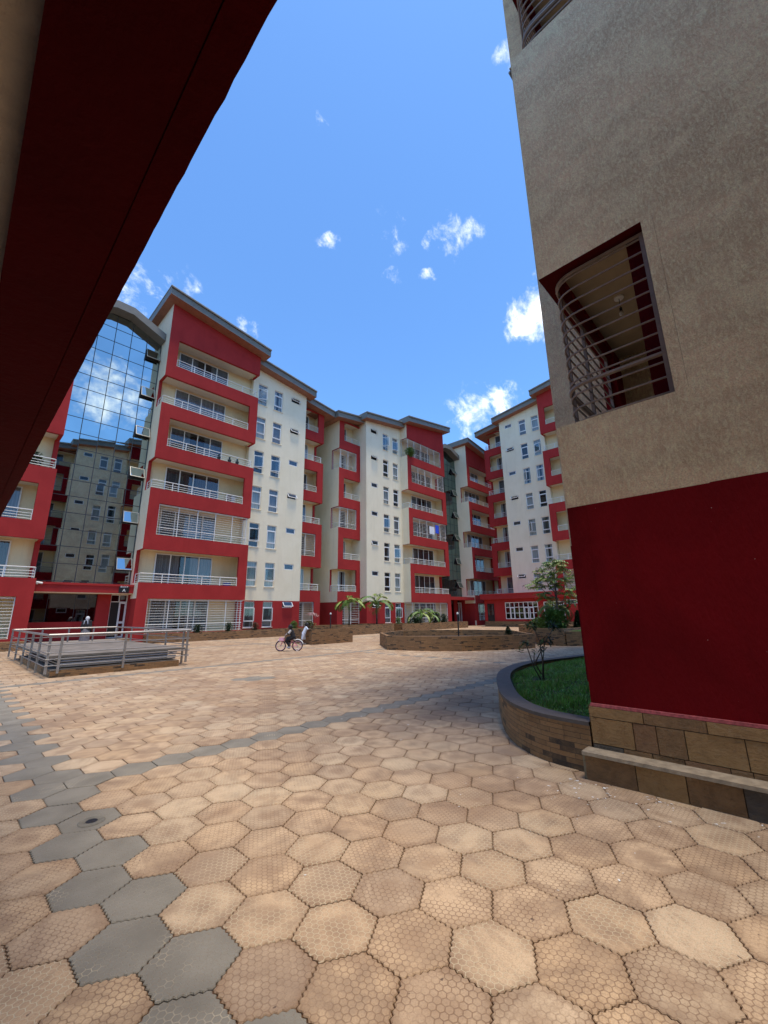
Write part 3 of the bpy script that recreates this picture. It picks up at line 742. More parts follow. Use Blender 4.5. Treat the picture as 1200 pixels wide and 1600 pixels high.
    gk=M_(nt,'MULTIPLY',k,mixf(nt,g,.72,M_(nt,'ADD',M_(nt,'MULTIPLY',sandn,.9),.10)))
    base=mixc(nt,gk,base,gcol)
    # dark specks
    sk=noise(nt,p,22,2,.5); base=mixc(nt,mr(nt,sk,.74,.77,0,.8),base,(.07,.04,.03))
    L(nt,base,b.inputs['Base Color']); b.inputs['Roughness'].default_value=.72
    hh=M_(nt,'SUBTRACT',M_(nt,'MULTIPLY',noise(nt,p,90,3,.6),.35),k)
    bump(nt,b,hh,.55,.004)
    return m
def mixf(nt,f,a,b_):
    m=N(nt,'ShaderNodeMix',data_type='FLOAT')
    for i,v in ((0,f),(2,a),(3,b_)):
        if hasattr(v,'links'): L(nt,v,m.inputs[i])
        else: m.inputs[i].default_value=v
    return m.outputs[0]
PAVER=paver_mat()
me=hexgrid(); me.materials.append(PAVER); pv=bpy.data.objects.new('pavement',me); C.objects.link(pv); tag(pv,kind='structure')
gm,nt,bb=mat('dark_joint_sand'); p=geo(nt)
L(nt,ramp(nt,noise(nt,p,30,4),[(.35,(.075,.038,.022)),(.7,(.17,.09,.05))]),bb.inputs['Base Color']); bb.inputs['Roughness'].default_value=.95
b=MB(); b.face([(-3000,-3000,-.012),(3000,-3000,-.012),(3000,3000,-.012),(-3000,3000,-.012)],gm); tag(b.build('ground'),kind='structure')
E=thing('drain_cover','small dark drain hole cover set in the grey paver strip','drain cover',(1.02,4.10,0))
b=MB(); b.lathe([(0,.0035),(.045,.0035),(.05,.002),(.075,.0055),(.085,.004),(.09,.0)],plain('rusty_drain_metal',(.15,.135,.11),.8,0,.3,20),18); b.build('rim',E)
b=MB(); b.lathe([(0,.0062),(.036,.0062),(.04,.0045)],BLACK,14); b.build('hole',E)
# plaster splashes on the pavers
b=MB(); rnd=random.Random(9)
WSP=plain('white_plaster_splash',(.72,.70,.68),.8,var=.1)
def splash(x,y,r):
    n=rnd.randint(7,11); a0=rnd.random()*6; st=rnd.uniform(.3,.9); an=rnd.random()*3
    pts=[]
    for i in range(n):
        t=2*math.pi*i/n; q=r*rnd.uniform(.35,1.15); px,py=q*math.cos(t),q*math.sin(t)*st
        pts.append((x+px*math.cos(an)-py*math.sin(an),y+px*math.sin(an)+py*math.cos(an),.0035))
    b.face(pts,WSP)
for _ in range(46):
    t=rnd.random(); splash(4.28-abs(rnd.gauss(0,.14)),1.75-1.6*t+rnd.gauss(0,.05),rnd.uniform(.004,.022))
for _ in range(26): splash(rnd.uniform(3.0,4.4),rnd.uniform(.9,2.6),rnd.uniform(.003,.011))
for _ in range(16): splash(4.0+rnd.gauss(0,.12),1.5+rnd.gauss(0,.14),rnd.uniform(.006,.02))
for x,y in ((4.3,5.05),(4.6,4.95),(5.2,5.1),(5.6,4.9),(6.2,5.1),(5.0,4.6),(4.7,4.1),(4.1,3.7)): splash(x,y,.02)
P=None
splash(2.92,.98,.016); splash(1.73,2.35,.008); splash(2.6,1.2,.006)
tag(b.build('plaster_splash'),'white plaster droppings scattered on the pavers by the stone base','splashes',kind='stuff')
# ------------------------------------------------------------------ planters
def ringwall(b,poly,h,t,mt,cop=None,ov=.03,ch=.05):
    """closed wall loop of polygon (ccw), thickness t"""
    n=len(poly); P=[Vector(p) for p in poly]
    ar=sum(P[i].x*P[(i+1)%n].y-P[(i+1)%n].x*P[i].y for i in range(n))
    if ar<0: P=P[::-1]
    def offs(d):
        out=[]
        for i in range(n):
            a=(P[i]-P[i-1]).normalized(); c=(P[(i+1)%n]-P[i]).normalized()
            na=Vector((-a.y,a.x)); nc=Vector((-c.y,c.x)); q=(na+nc).normalized(); s=d/max(.4,q.dot(na)); out.append(P[i]+q*s)
        return out
    I=offs(t); O=P
    def quadring(A,Bq,z0,z1,m):
        d=0
        for i in range(n):
            j=(i+1)%n; l=(A[j]-A[i]).length
            b.face([(*A[i],z0),(*A[j],z0),(*Bq[j],z1),(*Bq[i],z1)],m,[(d,z0),(d+l,z0),(d+l,z1 if z1!=z0 else z0+t),(d,z1 if z1!=z0 else z0+t)]); d+=l
    quadring(O,O,-.02,h,mt); quadring(I[:],I[:],-.02,h,mt)
    if cop:
        O2=offs(-ov); I2=offs(t+ov*.6)
        quadring(O2,O2,h,h+ch,cop); quadring(I2,I2,h,h+ch,cop); quadring(O2,I2,h+ch,h+ch,cop); quadring(O2,I2,h,h,cop)
    else: quadring(O,I,h,h,mt)
    return I
def planter(name,label,poly,h,soil=-.12,cop=None,t=.16,fill=SOIL,grp='stone planters of the courtyard'):
    c=(sum(p[0] for p in poly)/len(poly),sum(p[1] for p in poly)/len(poly))
    E=thing(name,label,'planter',(c[0],c[1],0),0,grp); lp=[(p[0]-c[0],p[1]-c[1]) for p in poly]
    b=MB(); I=ringwall(b,lp,h,t,STONE,cop); b.build('stone_wall',E)
    b=MB(); b.face([(*p,h+soil) for p in I],fill); b.build('soil',E)
    return E
GR=plain('short_lawn_soil',(.03,.045,.014),.95,var=.4,scale=10)
PL=planter
PL('planter','long low stone planter under the wide red balconies of the left block',[(8.3,27.0),(20.3,27.0),(20.3,28.85),(14.7,28.85),(14.7,27.9),(8.3,27.9)],.5)
PL('planter','small stone planter the child in pale clothes leans against',[(13.25,18.0),(15.85,17.75),(16.1,20.6),(13.5,20.9)],.76)
PL('planter','large many sided stone planter with a black lamp post inside',[(13.35,12.75),(13.75,11.2),(14.55,9.75),(15.9,8.75),(17.65,8.1),(18.75,9.0),(21.0,10.8),(20.5,13.6),(18.2,16.2),(15.4,15.2)],.57,soil=-.3)
PL('planter','stone planter holding the two palms in front of the middle block',[(19.9,23.4),(25.6,23.6),(25.6,26.8),(19.9,26.8)],.7)
PL('planter','stone planter with round bushes under the middle block balconies, nearest the grey green glass',[(27.3,24.2),(37.5,24.2),(37.5,26.7),(27.3,26.7)],.62)
PL('planter','stepped stone planter at right carrying the slender crowned tree',[(19.25,7.45),(19.45,8.85),(21.5,9.9),(23.5,9.6),(23.5,7.6),(21.3,7.35)],.74)
PL('planter','low stone planter with clipped lawn beside the dark red wall edge, behind the curved one',[(19.3,7.4),(20.0,6.6),(24.5,6.0),(24.5,7.3)],.62,soil=-.03,fill=GR)
PL('planter','low stone planter before the clubhouse doors, behind the lamp planter',[(27.5,12.2),(29.0,10.6),(31,11.5),(30,14.5),(28.5,14.2)],.62)
# stone base left of the entrance
b=MB(); b.box(-6,2.9,27.2,27.9,-.02,.42,STONE); o=b.build('low_stone_wall'); tag(o,'low stone kerb wall under the far left block, beside the railed platform','wall')
# curved near planter
pts=[(4.5,1.60),(4.53,1.95),(4.63,2.25),(4.88,2.6),(5.32,2.97),(5.9,3.34),(6.5,3.69),(7.15,4.0),(7.8,4.2),(8.5,4.32),(9.3,4.3),(10.2,4.12),(11.2,3.9),(12.6,3.6),(12.6,2.62),(7.36,2.62),(7.36,1.60)]
def smooth_curve(pts,k=5):
    out=[]
    for i in range(len(pts)-1):
        p0=Vector(pts[max(i-1,0)]);p1=Vector(pts[i]);p2=Vector(pts[i+1]);p3=Vector(pts[min(i+2,len(pts)-1)])
        for j in range(k):
            t=j/k; out.append(tuple(.5*((2*p1)+(p2-p0)*t+(2*p0-5*p1+4*p2-p3)*t*t+(3*p1-p0-3*p2+p3)*t**3)))
    out.append(pts[-1]); return out
cur=smooth_curve(pts[:14]); poly=cur+pts[14:]
cp=thing('curved_planter','curved stone planter with dark coping and lawn wrapping the near right corner','planter',(7,3,0),0,'stone planters of the courtyard')
def strip(curve,d0,d1,z0,z1,b,m,dd=0):
    P_=[Vector(p) for p in curve]; nn=[]
    for i in range(len(P_)):
        t=(P_[min(i+1,len(P_)-1)]-P_[max(i-1,0)]).normalized(); nn.append(Vector((t.y,-t.x)))
    A=[p+n*d0 for p,n in zip(P_,nn)]; B_=[p+n*d1 for p,n in zip(P_,nn)]; d=0
    for i in range(len(P_)-1):
        l=(P_[i+1]-P_[i]).length
        b.face([(A[i].x-7,A[i].y-3,z0),(A[i+1].x-7,A[i+1].y-3,z0),(B_[i+1].x-7,B_[i+1].y-3,z1),(B_[i].x-7,B_[i].y-3,z1)],m,[(d,z0),(d+l,z0),(d+l,z1 if z1!=z0 else z0+.2),(d,z1 if z1!=z0 else z0+.2)]); d+=l
b=MB(); strip(cur,0,0,-.02,.42,b,STONE); strip(cur,.2,.2,-.02,.42,b,STONE); b.build('stone_wall',cp)
b=MB(); strip(cur,-.015,-.015,.42,.455,b,COPING); strip(cur,.205,.205,.42,.455,b,COPING); strip(cur,-.015,.205,.455,.455,b,COPING); strip(cur,-.015,.205,.42,.42,b,COPING); b.build('coping',cp)
b=MB(); b.face([(x-7,y-3,.385) for x,y in poly],GR); b.build('soil',cp)
# grass blades
GRY_=leafmat('dry_blades',(.22,.2,.06),(.4,.36,.15))
GRM=leafmat('lawn_blades',(.09,.27,.02),(.24,.50,.07))
b=MB(); rnd=random.Random(2)
def inside(x,y,poly):
    r=False;n=len(poly);j=n-1
    for i in range(n):
        xi,yi=poly[i];xj,yj=poly[j]
        if (yi>y)!=(yj>y) and x<(xj-xi)*(y-yi)/(yj-yi)+xi: r=not r
        j=i
    return r
cnt=0
while cnt<26000:
    x=4.6+rnd.random()**1.5*7.6; y=rnd.uniform(1.6,4.35)
    if not inside(x,y,poly): continue
    cnt+=1
    if min(math.hypot(x-q[0],y-q[1]) for q in cur)<.24: continue
    if (x-7.1)**2+(y-3.19)**2<.035 and rnd.random()<.9: continue
    h=rnd.uniform(.025,.07); a=rnd.random()*6.28; lx,ly=rnd.gauss(0,.025),rnd.gauss(0,.025); w=.005
    ca,sa=math.cos(a)*w,math.sin(a)*w
    b.face([(x-ca,y-sa,.385),(x+ca,y+sa,.385),(x+lx,y+ly,.385+h*(.5+.9*abs(math.sin(x*3.1)*math.cos(y*4.3))))],GRM if rnd.random()<.85 else GRY_)
tag(b.build('grass'),'short green lawn inside the curved planter','grass',kind='stuff')
b=MB(); cnt=0
lp=[(19.5,7.3),(20.2,6.8),(24.2,6.3),(24.2,7.1)]
while cnt<2500:
    x=rnd.uniform(19.4,24.2); y=rnd.uniform(6.3,7.3)
    if not inside(x,y,lp): continue
    cnt+=1; a=rnd.random()*6.28; w=.012; b.face([(x-w*math.cos(a),y-w*math.sin(a),.58),(x+w*math.cos(a),y+w*math.sin(a),.58),(x+rnd.gauss(0,.03),y+rnd.gauss(0,.03),.66)],GRM)
tag(b.build('grass'),'bright lawn strip inside the low planter at far right','grass',kind='stuff')
# ------------------------------------------------------------------ vegetation
def leaf(b,p,d,l,w,m,up=None,droop=.25):
    d=Vector(d).normalized(); p=Vector(p); s=d.cross(up or Vector((0,0,1)))
    if s.length<.05: s=Vector((1,0,0))
    s=s.normalized()*w/2; q=p+d*l*.5; e=p+d*l+Vector((0,0,-droop*l))
    b.face([p,q-s,e,q+s],m)
def bush(name,label,x,y,z,rx,rz,m,n=420,ls=.07,cat='shrub',grp=None,cone=False,seed=0):
    rnd=random.Random(seed+int(x*100)); E=thing(name,label,cat,(x,y,z),0,grp)
    b=MB()
    b.tube([(0,0,0),(0,0,rz*.5)],.02,BARK,5); b.build('stem',E)
    b=MB()
    for _ in range(n):
        u=rnd.uniform(-1,1); t=rnd.random()*6.283; r=rnd.uniform(.72,1.05)
        k=math.sqrt(1-u*u)
        if cone: k=(1-(u+1)/2)**.7*.95+.08
        bump_=1+.12*math.sin(5*t+3*u)
        p=(rx*k*r*bump_*math.cos(t),rx*k*r*bump_*math.sin(t),rz*.5+rz*.5*u*(r if not cone else 1)+.02)
        leaf(b,p,(math.cos(t)*k+rnd.gauss(0,.5),math.sin(t)*k+rnd.gauss(0,.5),u+.5+rnd.gauss(0,.4)),ls*rnd.uniform(.7,1.3),ls*.5,m)
    for _ in range(n//3):
        u=rnd.uniform(-.8,.8); t=rnd.random()*6.283; r=.55*rnd.random()
        leaf(b,(rx*r*math.cos(t),rx*r*math.sin(t),rz*.5+rz*.5*u),(rnd.gauss(0,1),rnd.gauss(0,1),rnd.gauss(0,1)),ls*1.6,ls,m)
    b.build('foliage',E); return E
G1='clipped bushes in the courtyard planters'
bush('shrub','small clipped dark bush in the left planter, nearest the steel railing',11.3,27.5,.38,.27,.62,LEAFD,n=700,grp=G1)
bush('shrub','small clipped dark bush in the left planter, before the ground floor grille',13.36,27.5,.38,.24,.66,LEAFD,n=700,grp=G1)
bush('shrub','brown tinged little bush in the left planter below the first tall window',15.3,27.5,.38,.26,.62,leafmat('brownish_leaf',(.05,.03,.012),(.09,.06,.02)),n=600,grp=G1)
bush('shrub','yellow green bush in the left planter, just left of the child in pale clothes',13.75,20.4,.64,.2,.5,LEAF,n=600,grp=G1)
bush('shrub','olive bush right behind the head of the child in pale clothes',13.7,18.9,.64,.26,.52,leafmat('olive_leaf',(.05,.06,.012),(.12,.11,.03)),n=700,grp=G1)
bush('shrub','dark pointed bush inside the many sided planter',16.6,8.75,.36,.2,.52,LEAFD,n=900,cone=True,grp=G1,ls=.05)
bush('shrub','round dark bush in the far planter below the middle block, left one of a pair',33.4,25.2,.5,.5,.95,LEAFD,n=700,ls=.1,grp=G1)
bush('shrub','round dark bush in the far planter below the middle block, right one of a pair',34.7,25.2,.5,.42,.85,LEAFD,n=700,ls=.1,grp=G1)
bush('shrub','small bush in the planter between the palms and the white framed windows',27.9,25.2,.5,.28,.7,LEAF,n=500,grp=G1)
bush('shrub','leafy clump at the left end of the balcony bushes in the far planter',30.2,25.1,.45,.62,.6,LEAFD,n=600,ls=.14,grp=G1)
bush('shrub','lush fern like clump at the foot of the slender tree',20.9,8.5,.6,.62,.95,LEAF,n=1500,ls=.16,grp=G1)
bush('shrub','pale green clump spilling over the planter edge left of the slender tree',20.3,9.0,.6,.4,.55,LEAFY,n=700,ls=.12,grp=G1)
for lx,ly,rx_,hh,lb in ((22.2,7.35,.44,1.45,'dark bushy conifer beside the shaded red wall, the larger one'),(21.6,7.6,.2,.85,'slim dark conifer left of the larger one beside the red wall')):
    bush('conifer',lb,lx,ly,.62,rx_,hh,LEAFD,n=2200,ls=.09,cat='conifer',grp='dark conifers at the right',cone=True)
def palm(name,label,x,y,z,th,fl,nf,m1,m2,seed,lw=.035,tr=.06,upb=.7):
    rnd=random.Random(seed); E=thing(name,label,'palm',(x,y,z),0,'palms in the courtyard planters')
    b=MB(); b.tube([(0,0,0),(.03,.02,th*.5),(.0,.03,th)],tr,BARK,8,r1=tr*.6); b.build('trunk',E,smooth=True)
    for i in range(nf):
        b=MB(); a=2*math.pi*i/nf+rnd.uniform(-.3,.3); el=rnd.uniform(.35,1.35)*upb+.1; l=fl*rnd.uniform(.75,1.1)
        pts=[];p=Vector((0,.03,th)); k=9; e=el
        for j in range(k+1):
            pts.append(p.copy()); p=p+Vector((math.cos(a)*math.cos(e),math.sin(a)*math.cos(e),math.sin(e)))*l/k; e-=.20+.12*rnd.random()
        m=m1 if rnd.random()<.6 else m2
        b.tube(pts,.012,m,4,r1=.004)
        for j in range(1,k*3):
            t=j/3; i0=min(int(t),k-1); q=pts[i0].lerp(pts[i0+1],t-i0); d=(pts[i0+1]-pts[i0]).normalized(); s=d.cross(Vector((0,0,1))).normalized()
            ll=l*.34*math.sin(math.pi*min(.97,(t/k)*.8+.18))
            for sg_ in (-1,1): leaf(b,q,s*sg_+d*.7+Vector((0,0,.15)),ll*rnd.uniform(.8,1.1),lw,m,up=Vector((0,0,1)),droop=.35)
        b.build('frond',E)
    return E
palm('palm','left palm of the pair before the middle block, yellow green with upright fronds',21.85,24.9,.55,1.75,1.75,11,LEAFY,LEAF,3,lw=.09,upb=1.05)
palm('palm','right palm of the pair before the middle block, with long arching fronds',24.9,24.9,.55,1.7,2.0,9,LEAF,LEAFY,8,lw=.10,tr=.08,upb=1.0)
palm('palm','low arching palm in front of the grille under the middle block',31.0,25.2,.5,.9,1.9,8,LEAFY,LEAF,13,lw=.08,upb=.75)
palm('palm','second low palm right of the arching one, near the round bushes',32.7,25.3,.5,.7,1.6,8,LEAF,LEAFY,17,lw=.08,upb=.8)
# slender tree at right
def clustertree(label,x,y,z):
    rnd=random.Random(5); E=thing('tree',label,'tree',(x,y,z))
    b=MB(); b.tube([(0,0,0),(.0,.02,.9),(.02,-.02,1.7),(.0,0,2.3)],.055,BARK,8,r1=.03); tr=b.build('trunk',E,smooth=True)
    tips=[]
    f=Vector((.70,.71,0)); r=Vector((.70,-.71,0))
    for sx_,h,dz,dp in ((-.95,1.55,1.0,0),(-.5,1.75,1.5,.3),(-.1,2.0,1.75,-.3),(.35,2.0,1.55,.2),(.75,1.7,1.1,0),(.5,1.2,.9,-.4),(-.55,1.1,.9,.5),(.1,1.5,1.2,.5),(-.3,1.9,1.0,-.5),(.85,1.0,.35,.2)):
        st=Vector((0,0,h)); e=st+r*sx_+f*dp+Vector((0,0,dz*.75)); mid=(st+e)/2+Vector((0,0,-.12))
        b=MB(); b.tube([st,mid,e],.022,BARK,5,r1=.01); b.build('limb',E)
        tips.append(e); tips.append(mid.lerp(e,.6))
    b=MB()
    for e in tips:
        for _ in range(8):
            a=rnd.random()*6.283; el=rnd.uniform(-.2,.9); d=Vector((math.cos(a)*math.cos(el),math.sin(a)*math.cos(el),math.sin(el)))
            l=rnd.uniform(.35,.6); m=rnd.choice((LEAFY,LEAFY,LEAFY,LEAF)); pp=e+Vector((0,0,0)); k=5
            for j in range(1,k+1):
                q=pp+d*l*j/k+Vector((0,0,-.12*(j/k)**2)); s=d.cross(Vector((0,0,1))).normalized()
                for sg_ in (-1,1): leaf(b,q,s*sg_+d*.6,.22,.085,m,droop=.5)
    b.build('crown',E); return E
clustertree('slender tree with an open umbrella crown in the stepped planter at right',20.95,8.3,.6)
palm('palm','drooping palm under the slender tree in front of the clubhouse doors',21.8,8.9,.6,1.0,1.35,10,LEAFY,LEAF,23,lw=.05,upb=.8)
# young plant in the near planter
E=thing('young_tree','spindly young tree with three thin stems on the lawn of the curved planter','young tree',(7.1,3.19,.38))
rr_=Vector((.695,-.719,0)); ff_=Vector((.70,.69,0))
rnd=random.Random(12)
stems=[[(-.02,0,0),(-.13,.0,.22),(-.2,.0,.5),(-.23,.02,.62)],[(0,0,0),(.03,0,.3),(.01,0,.62),(-.06,.0,.88)],[(.02,0,0),(.04,0,.35),(.1,0,.6),(.27,0,.84)],[(-.01,0,.1),(-.1,.05,.3),(-.08,.05,.45)],[(-.1,0,.28),(.0,0,.44),(.05,0,.52)]]
tips=[]
for s in stems:
    b=MB(); pp=[rr_*a+ff_*c+Vector((0,0,z)) for a,c,z in s]; b.tube(pp,.012,BARK,6,r1=.006); b.build('stem',E,smooth=True); tips.append(pp[-1]); 
    if len(s)==4: tips.append(pp[2])
b=MB()
clumps=[(-.23,.62,26,.075),(-.33,.5,22,.06),(-.12,.5,12,.06),(-.08,.9,34,.085),(.27,.86,40,.13),(.16,.66,34,.13),(.05,.52,28,.1),(-.17,.88,20,.08),(.04,.62,14,.07)]
for cx_,cz,n,l in clumps:
    for _ in range(n):
        o_=Vector((rnd.gauss(0,.03),rnd.gauss(0,.03),rnd.gauss(0,.03))); a=rnd.random()*6.283; el=rnd.uniform(-.7,1.1)
        leaf(b,rr_*cx_+Vector((0,0,cz))+o_,(math.cos(a)*math.cos(el),math.sin(a)*math.cos(el),math.sin(el)),l*rnd.uniform(.7,1.2),l*.22 if l>.09 else l*.42,LEAFD if l>.09 else rnd.choice((LEAF,LEAFD)),droop=.3)
b.build('foliage',E)
# flowering plant
E=thing('flowering_shrub','thin shrub topped with pale pink blossom by the small planter','flowering shrub',(14.6,19.9,.64))
b=MB(); b.tube([(0,0,0),(.02,0,.5),(0,0,.9)],.015,BARK,5); b.tube([(.02,0,.5),(.25,-.2,.75)],.01,BARK,5); b.build('stem',E)
b=MB()
for _ in range(260):
    a=rnd.random()*6.283; r=rnd.random()**.5*.3; leaf(b,(r*math.cos(a),r*math.sin(a),.88+.16*(1-r/.3)*rnd.random()+rnd.gauss(0,.03)),(rnd.gauss(0,1),rnd.gauss(0,1),rnd.gauss(0,1)),.06,.045,PINKF)
for _ in range(30): leaf(b,(.27+rnd.gauss(0,.04),-.22+rnd.gauss(0,.04),.78+rnd.gauss(0,.03)),(rnd.gauss(0,1),rnd.gauss(0,1),rnd.gauss(0,1)),.05,.04,PINKF)
b.build('blossom',E)
b=MB()
for _ in range(60): leaf(b,(rnd.gauss(0,.12),rnd.gauss(0,.12),.1+rnd.random()*.3),(rnd.gauss(0,1),rnd.gauss(0,1),1),.12,.04,LEAFY)
b.build('foliage',E)
# lamp posts
for x,y,z,h,lb in ((15.75,19.6,.6,.98,'short black garden lamp in the small planter beside the pink blossom'),(16.45,11.15,.36,1.14,'short black garden lamp standing in the many sided planter')):
    E=thing('garden_lamp',lb,'garden lamp',(x,y,z),0,'garden lamps'); b=MB(); b.tube([(0,0,0),(0,0,h-.08)],.03,BLACK,8); b.build('post',E)
    b=MB(); b.lathe([(.0,h-.08),(.05,h-.08),(.055,h-.03),(.03,h+.02),(0,h+.03)],plain('lamp_white_'+str(int(x)),(.6,.6,.58),.4),10); b.build('lamp_head',E)
# ------------------------------------------------------------------ railed platform
E=thing('railed_platform','raised grey deck on a stone base with steel railings, left of the courtyard','platform',(2.0,14.1,0))
b=MB(); b.box(.1,3.3,0,6.6,-.02,.18,DECK,y_=STONE,x_=STONE,X_=STONE); b.build('stone_base',E)
b=MB(); b.box(.35,3.1,.45,6.3,.18,.47,DARK); b.build('core',E)
b=MB(); b.box(.05,3.55,.25,8.0,.47,.53,DECK); b.build('deck',E)
for z in (.24,.31,.38,.44):
    b=MB(); b.tube([(.3,.1+(.44-z)*.5,z),(3.25,.1+(.44-z)*.5,z)],.022,STEEL,6); b.tube([(.3,.1+(.44-z)*.5,z),(.25,6.5,z)],.02,STEEL,6); b.build('louvre_pipe',E)
def steelrail(pts,zt_,lows,posts,zb):
    b=MB(); b.tube([(*p,zt_) for p in pts],.032,STEEL,8); b.build('handrail',E)
    for z in lows:
        b=MB(); b.tube([(*p,z) for p in pts],.013,STEEL,6); b.build('rail_bar',E)
    for p in posts:
        b=MB(); b.box(p[0]-.028,p[0]+.028,p[1]-.02,p[1]+.02,zb,zt_-.02,STEEL); b.build('post',E)
steelrail([(-.05,0),(3.58,0)],1.07,(.3,.46,.62,.82),[(-.0,0.02),(.25,0),(1.75,0),(3.5,0)],.1)
steelrail([(-.05,0),(-.05,8.6)],1.07,(.3,.46,.62,.82),[(-.05,y) for y in (1.2,2.7,4.3,6.2,8.4)],.05)
steelrail([(-.05,8.6),(3.6,8.6)],1.07,(.5,.72),[(x,8.6) for x in (.9,1.8,2.7)],.05)
steelrail([(3.6,0.05),(3.6,8.6)],1.07,(.3,.46,.62,.82),[(3.6,y) for y in (.6,2.2,4.2,6.3,8.5)],.02)
# ------------------------------------------------------------------ people
def ball(b,c,r,m,sc=(1,1,1),n=10):
    i0=len(b.v); mi=b.mi(m); k=n//2+1
    b.v.append((c[0],c[1],c[2]-r*sc[2]))
    for a in range(1,k):
        t=math.pi*a/k
        for q in range(n): p=2*math.pi*q/n; b.v.append((c[0]+r*sc[0]*math.sin(t)*math.cos(p),c[1]+r*sc[1]*math.sin(t)*math.sin(p),c[2]-r*sc[2]*math.cos(t)))
    b.v.append((c[0],c[1],c[2]+r*sc[2])); e=len(b.v)-1
    for q in range(n): b.f.append((i0,i0+1+(q+1)%n,i0+1+q)); b.m.append(mi)
    for a in range(k-2):
        for q in range(n): x=i0+1+a*n; b.f.append((x+q,x+(q+1)%n,x+n+(q+1)%n,x+n+q)); b.m.append(mi)
    x=i0+1+(k-2)*n
    for q in range(n): b.f.append((x+q,x+(q+1)%n,e)); b.m.append(mi)
def cap(b,p,q,r0,r1,m):
    b.tube([p,q],r0,m,10,r1=r1); ball(b,p,r0,m); ball(b,q,r1,m)
def fused(b,name,parent,vox,it=3):
    o=b.build(name,parent,smooth=True); r=o.modifiers.new('fuse','REMESH'); r.mode='VOXEL'; r.voxel_size=vox; r.use_smooth_shade=True
    if it: q=o.modifiers.new('smooth','SMOOTH'); q.iterations=it; q.factor=.5
    return o
SKIN=plain('dark_skin',(.10,.05,.03),.5,var=.1); HAIR=plain('black_hair',(.008,.007,.007),.6)
def person(name_lbl,loc,rz,J,H,shirt,trousers,shoe,sleeve='long',hairm=HAIR,skirt=None,legs='long',shirt2=None,head=.078,bulk=1.0):
    """one fused body surface over the pose J (joints in units of stature), clothes fused over it"""
    E=thing('person',name_lbl,'person',loc,rz); g=lambda k:Vector(J[k])*H; m=SKIN; B_=bulk*H
    b=MB(); P,Cc,Nk,Hd=g('pelvis'),g('chest'),g('neck'),g('headc'); face=Vector(J['face']).normalized(); side=face.cross(Vector((0,0,1))).normalized()
    def torso(b,m,e):
        for s in (-1,1): cap(b,P+side*s*.045*B_,Cc+side*s*.055*B_,(.068+e)*B_,(.066+e)*B_,m)
        cap(b,g('lsh'),g('rsh'),(.040+e)*B_,(.040+e)*B_,m); ball(b,P,(.085+e)*B_,m)
    torso(b,m,0); cap(b,Cc,Nk,.045*H,.036*H,m); cap(b,Nk,Hd,.036*H,.04*H,m)
    ball(b,Hd,head*H,m,(.80,.92,1.05),14); cap(b,Hd+face*head*.35*H-Vector((0,0,head*.5*H)),Hd+face*head*.5*H-Vector((0,0,head*.62*H)),head*.42*H,head*.32*H,m)
    cap(b,Hd+face*head*.84*H+Vector((0,0,head*.0)),Hd+face*head*1.0*H-Vector((0,0,head*.22*H)),head*.10*H,head*.16*H,m)
    for s in (-1,1): ball(b,Hd+side*s*head*.82*H,head*.2*H,m,(.5,.8,1.2),8)
    for s in ('l','r'):
        a,e,w=g(s+'sh'),g(s+'el'),g(s+'wr'); cap(b,a,e,.036*B_,.027*B_,m); cap(b,e,w,.027*B_,.019*B_,m)
        d=(w-e).normalized(); sd=d.cross(Vector((0,0,1))); sd=sd.normalized() if sd.length>.1 else side.copy(); dn=sd.cross(d).normalized()
        if dn.z>0: dn=-dn
        for k in (-1,0,1): cap(b,w+sd*k*.011*H,w+d*.045*H+sd*k*.015*H,.013*H,.012*H,m)
        for q,(o_,ln) in enumerate(((-.024,.034),(-.008,.044),(.008,.041),(.023,.030))):
            f0=w+d*.050*H+sd*o_*H; f1=f0+d*ln*.55*H+dn*ln*.25*H; f2=f1+d*ln*.2*H+dn*ln*.5*H; cap(b,f0,f1,.0066*H,.006*H,m); cap(b,f1,f2,.006*H,.0052*H,m)
        t0=w+d*.015*H-sd*.02*H; t1=t0+d*.022*H-sd*.018*H; cap(b,t0,t1,.009*H,.0075*H,m); cap(b,t1,t1+d*.018*H+dn*.008*H,.0075*H,.006*H,m)
        h,k,an,to=g(s+'hip'),g(s+'kn'),g(s+'an'),g(s+'toe'); cap(b,h,k,.062*B_,.042*B_,m); cap(b,k,k.lerp(an,.35),.042*B_,.042*B_,m); cap(b,k.lerp(an,.35),an,.042*B_,.025*B_,m); cap(b,an,to,.024*H,.018*H,m)
    fused(b,'body',E,.0065*H,2)
    b=MB(); torso(b,shirt,.013); cap(b,Cc,Cc.lerp(Nk,.55),.062*B_,.05*B_,shirt)
    for s in ('l','r'):
        a,e,w=g(s+'sh'),g(s+'el'),g(s+'wr')
        if sleeve=='long': cap(b,a,e,.048*B_,.038*B_,shirt); cap(b,e,e.lerp(w,.88),.038*B_,.029*B_,shirt)
        else: cap(b,a,a.lerp(e,.65),.05*B_,.048*B_,shirt)
    fused(b,'shirt',E,.010*H)
    if shirt2:
        for s in ('l','r'):
            b=MB(); a,e=g(s+'sh'),g(s+'el'); cap(b,a.lerp(e,.05),a.lerp(e,.75),.054*B_,.049*B_,shirt2); fused(b,'sleeve',E,.010*H)
    b=MB()
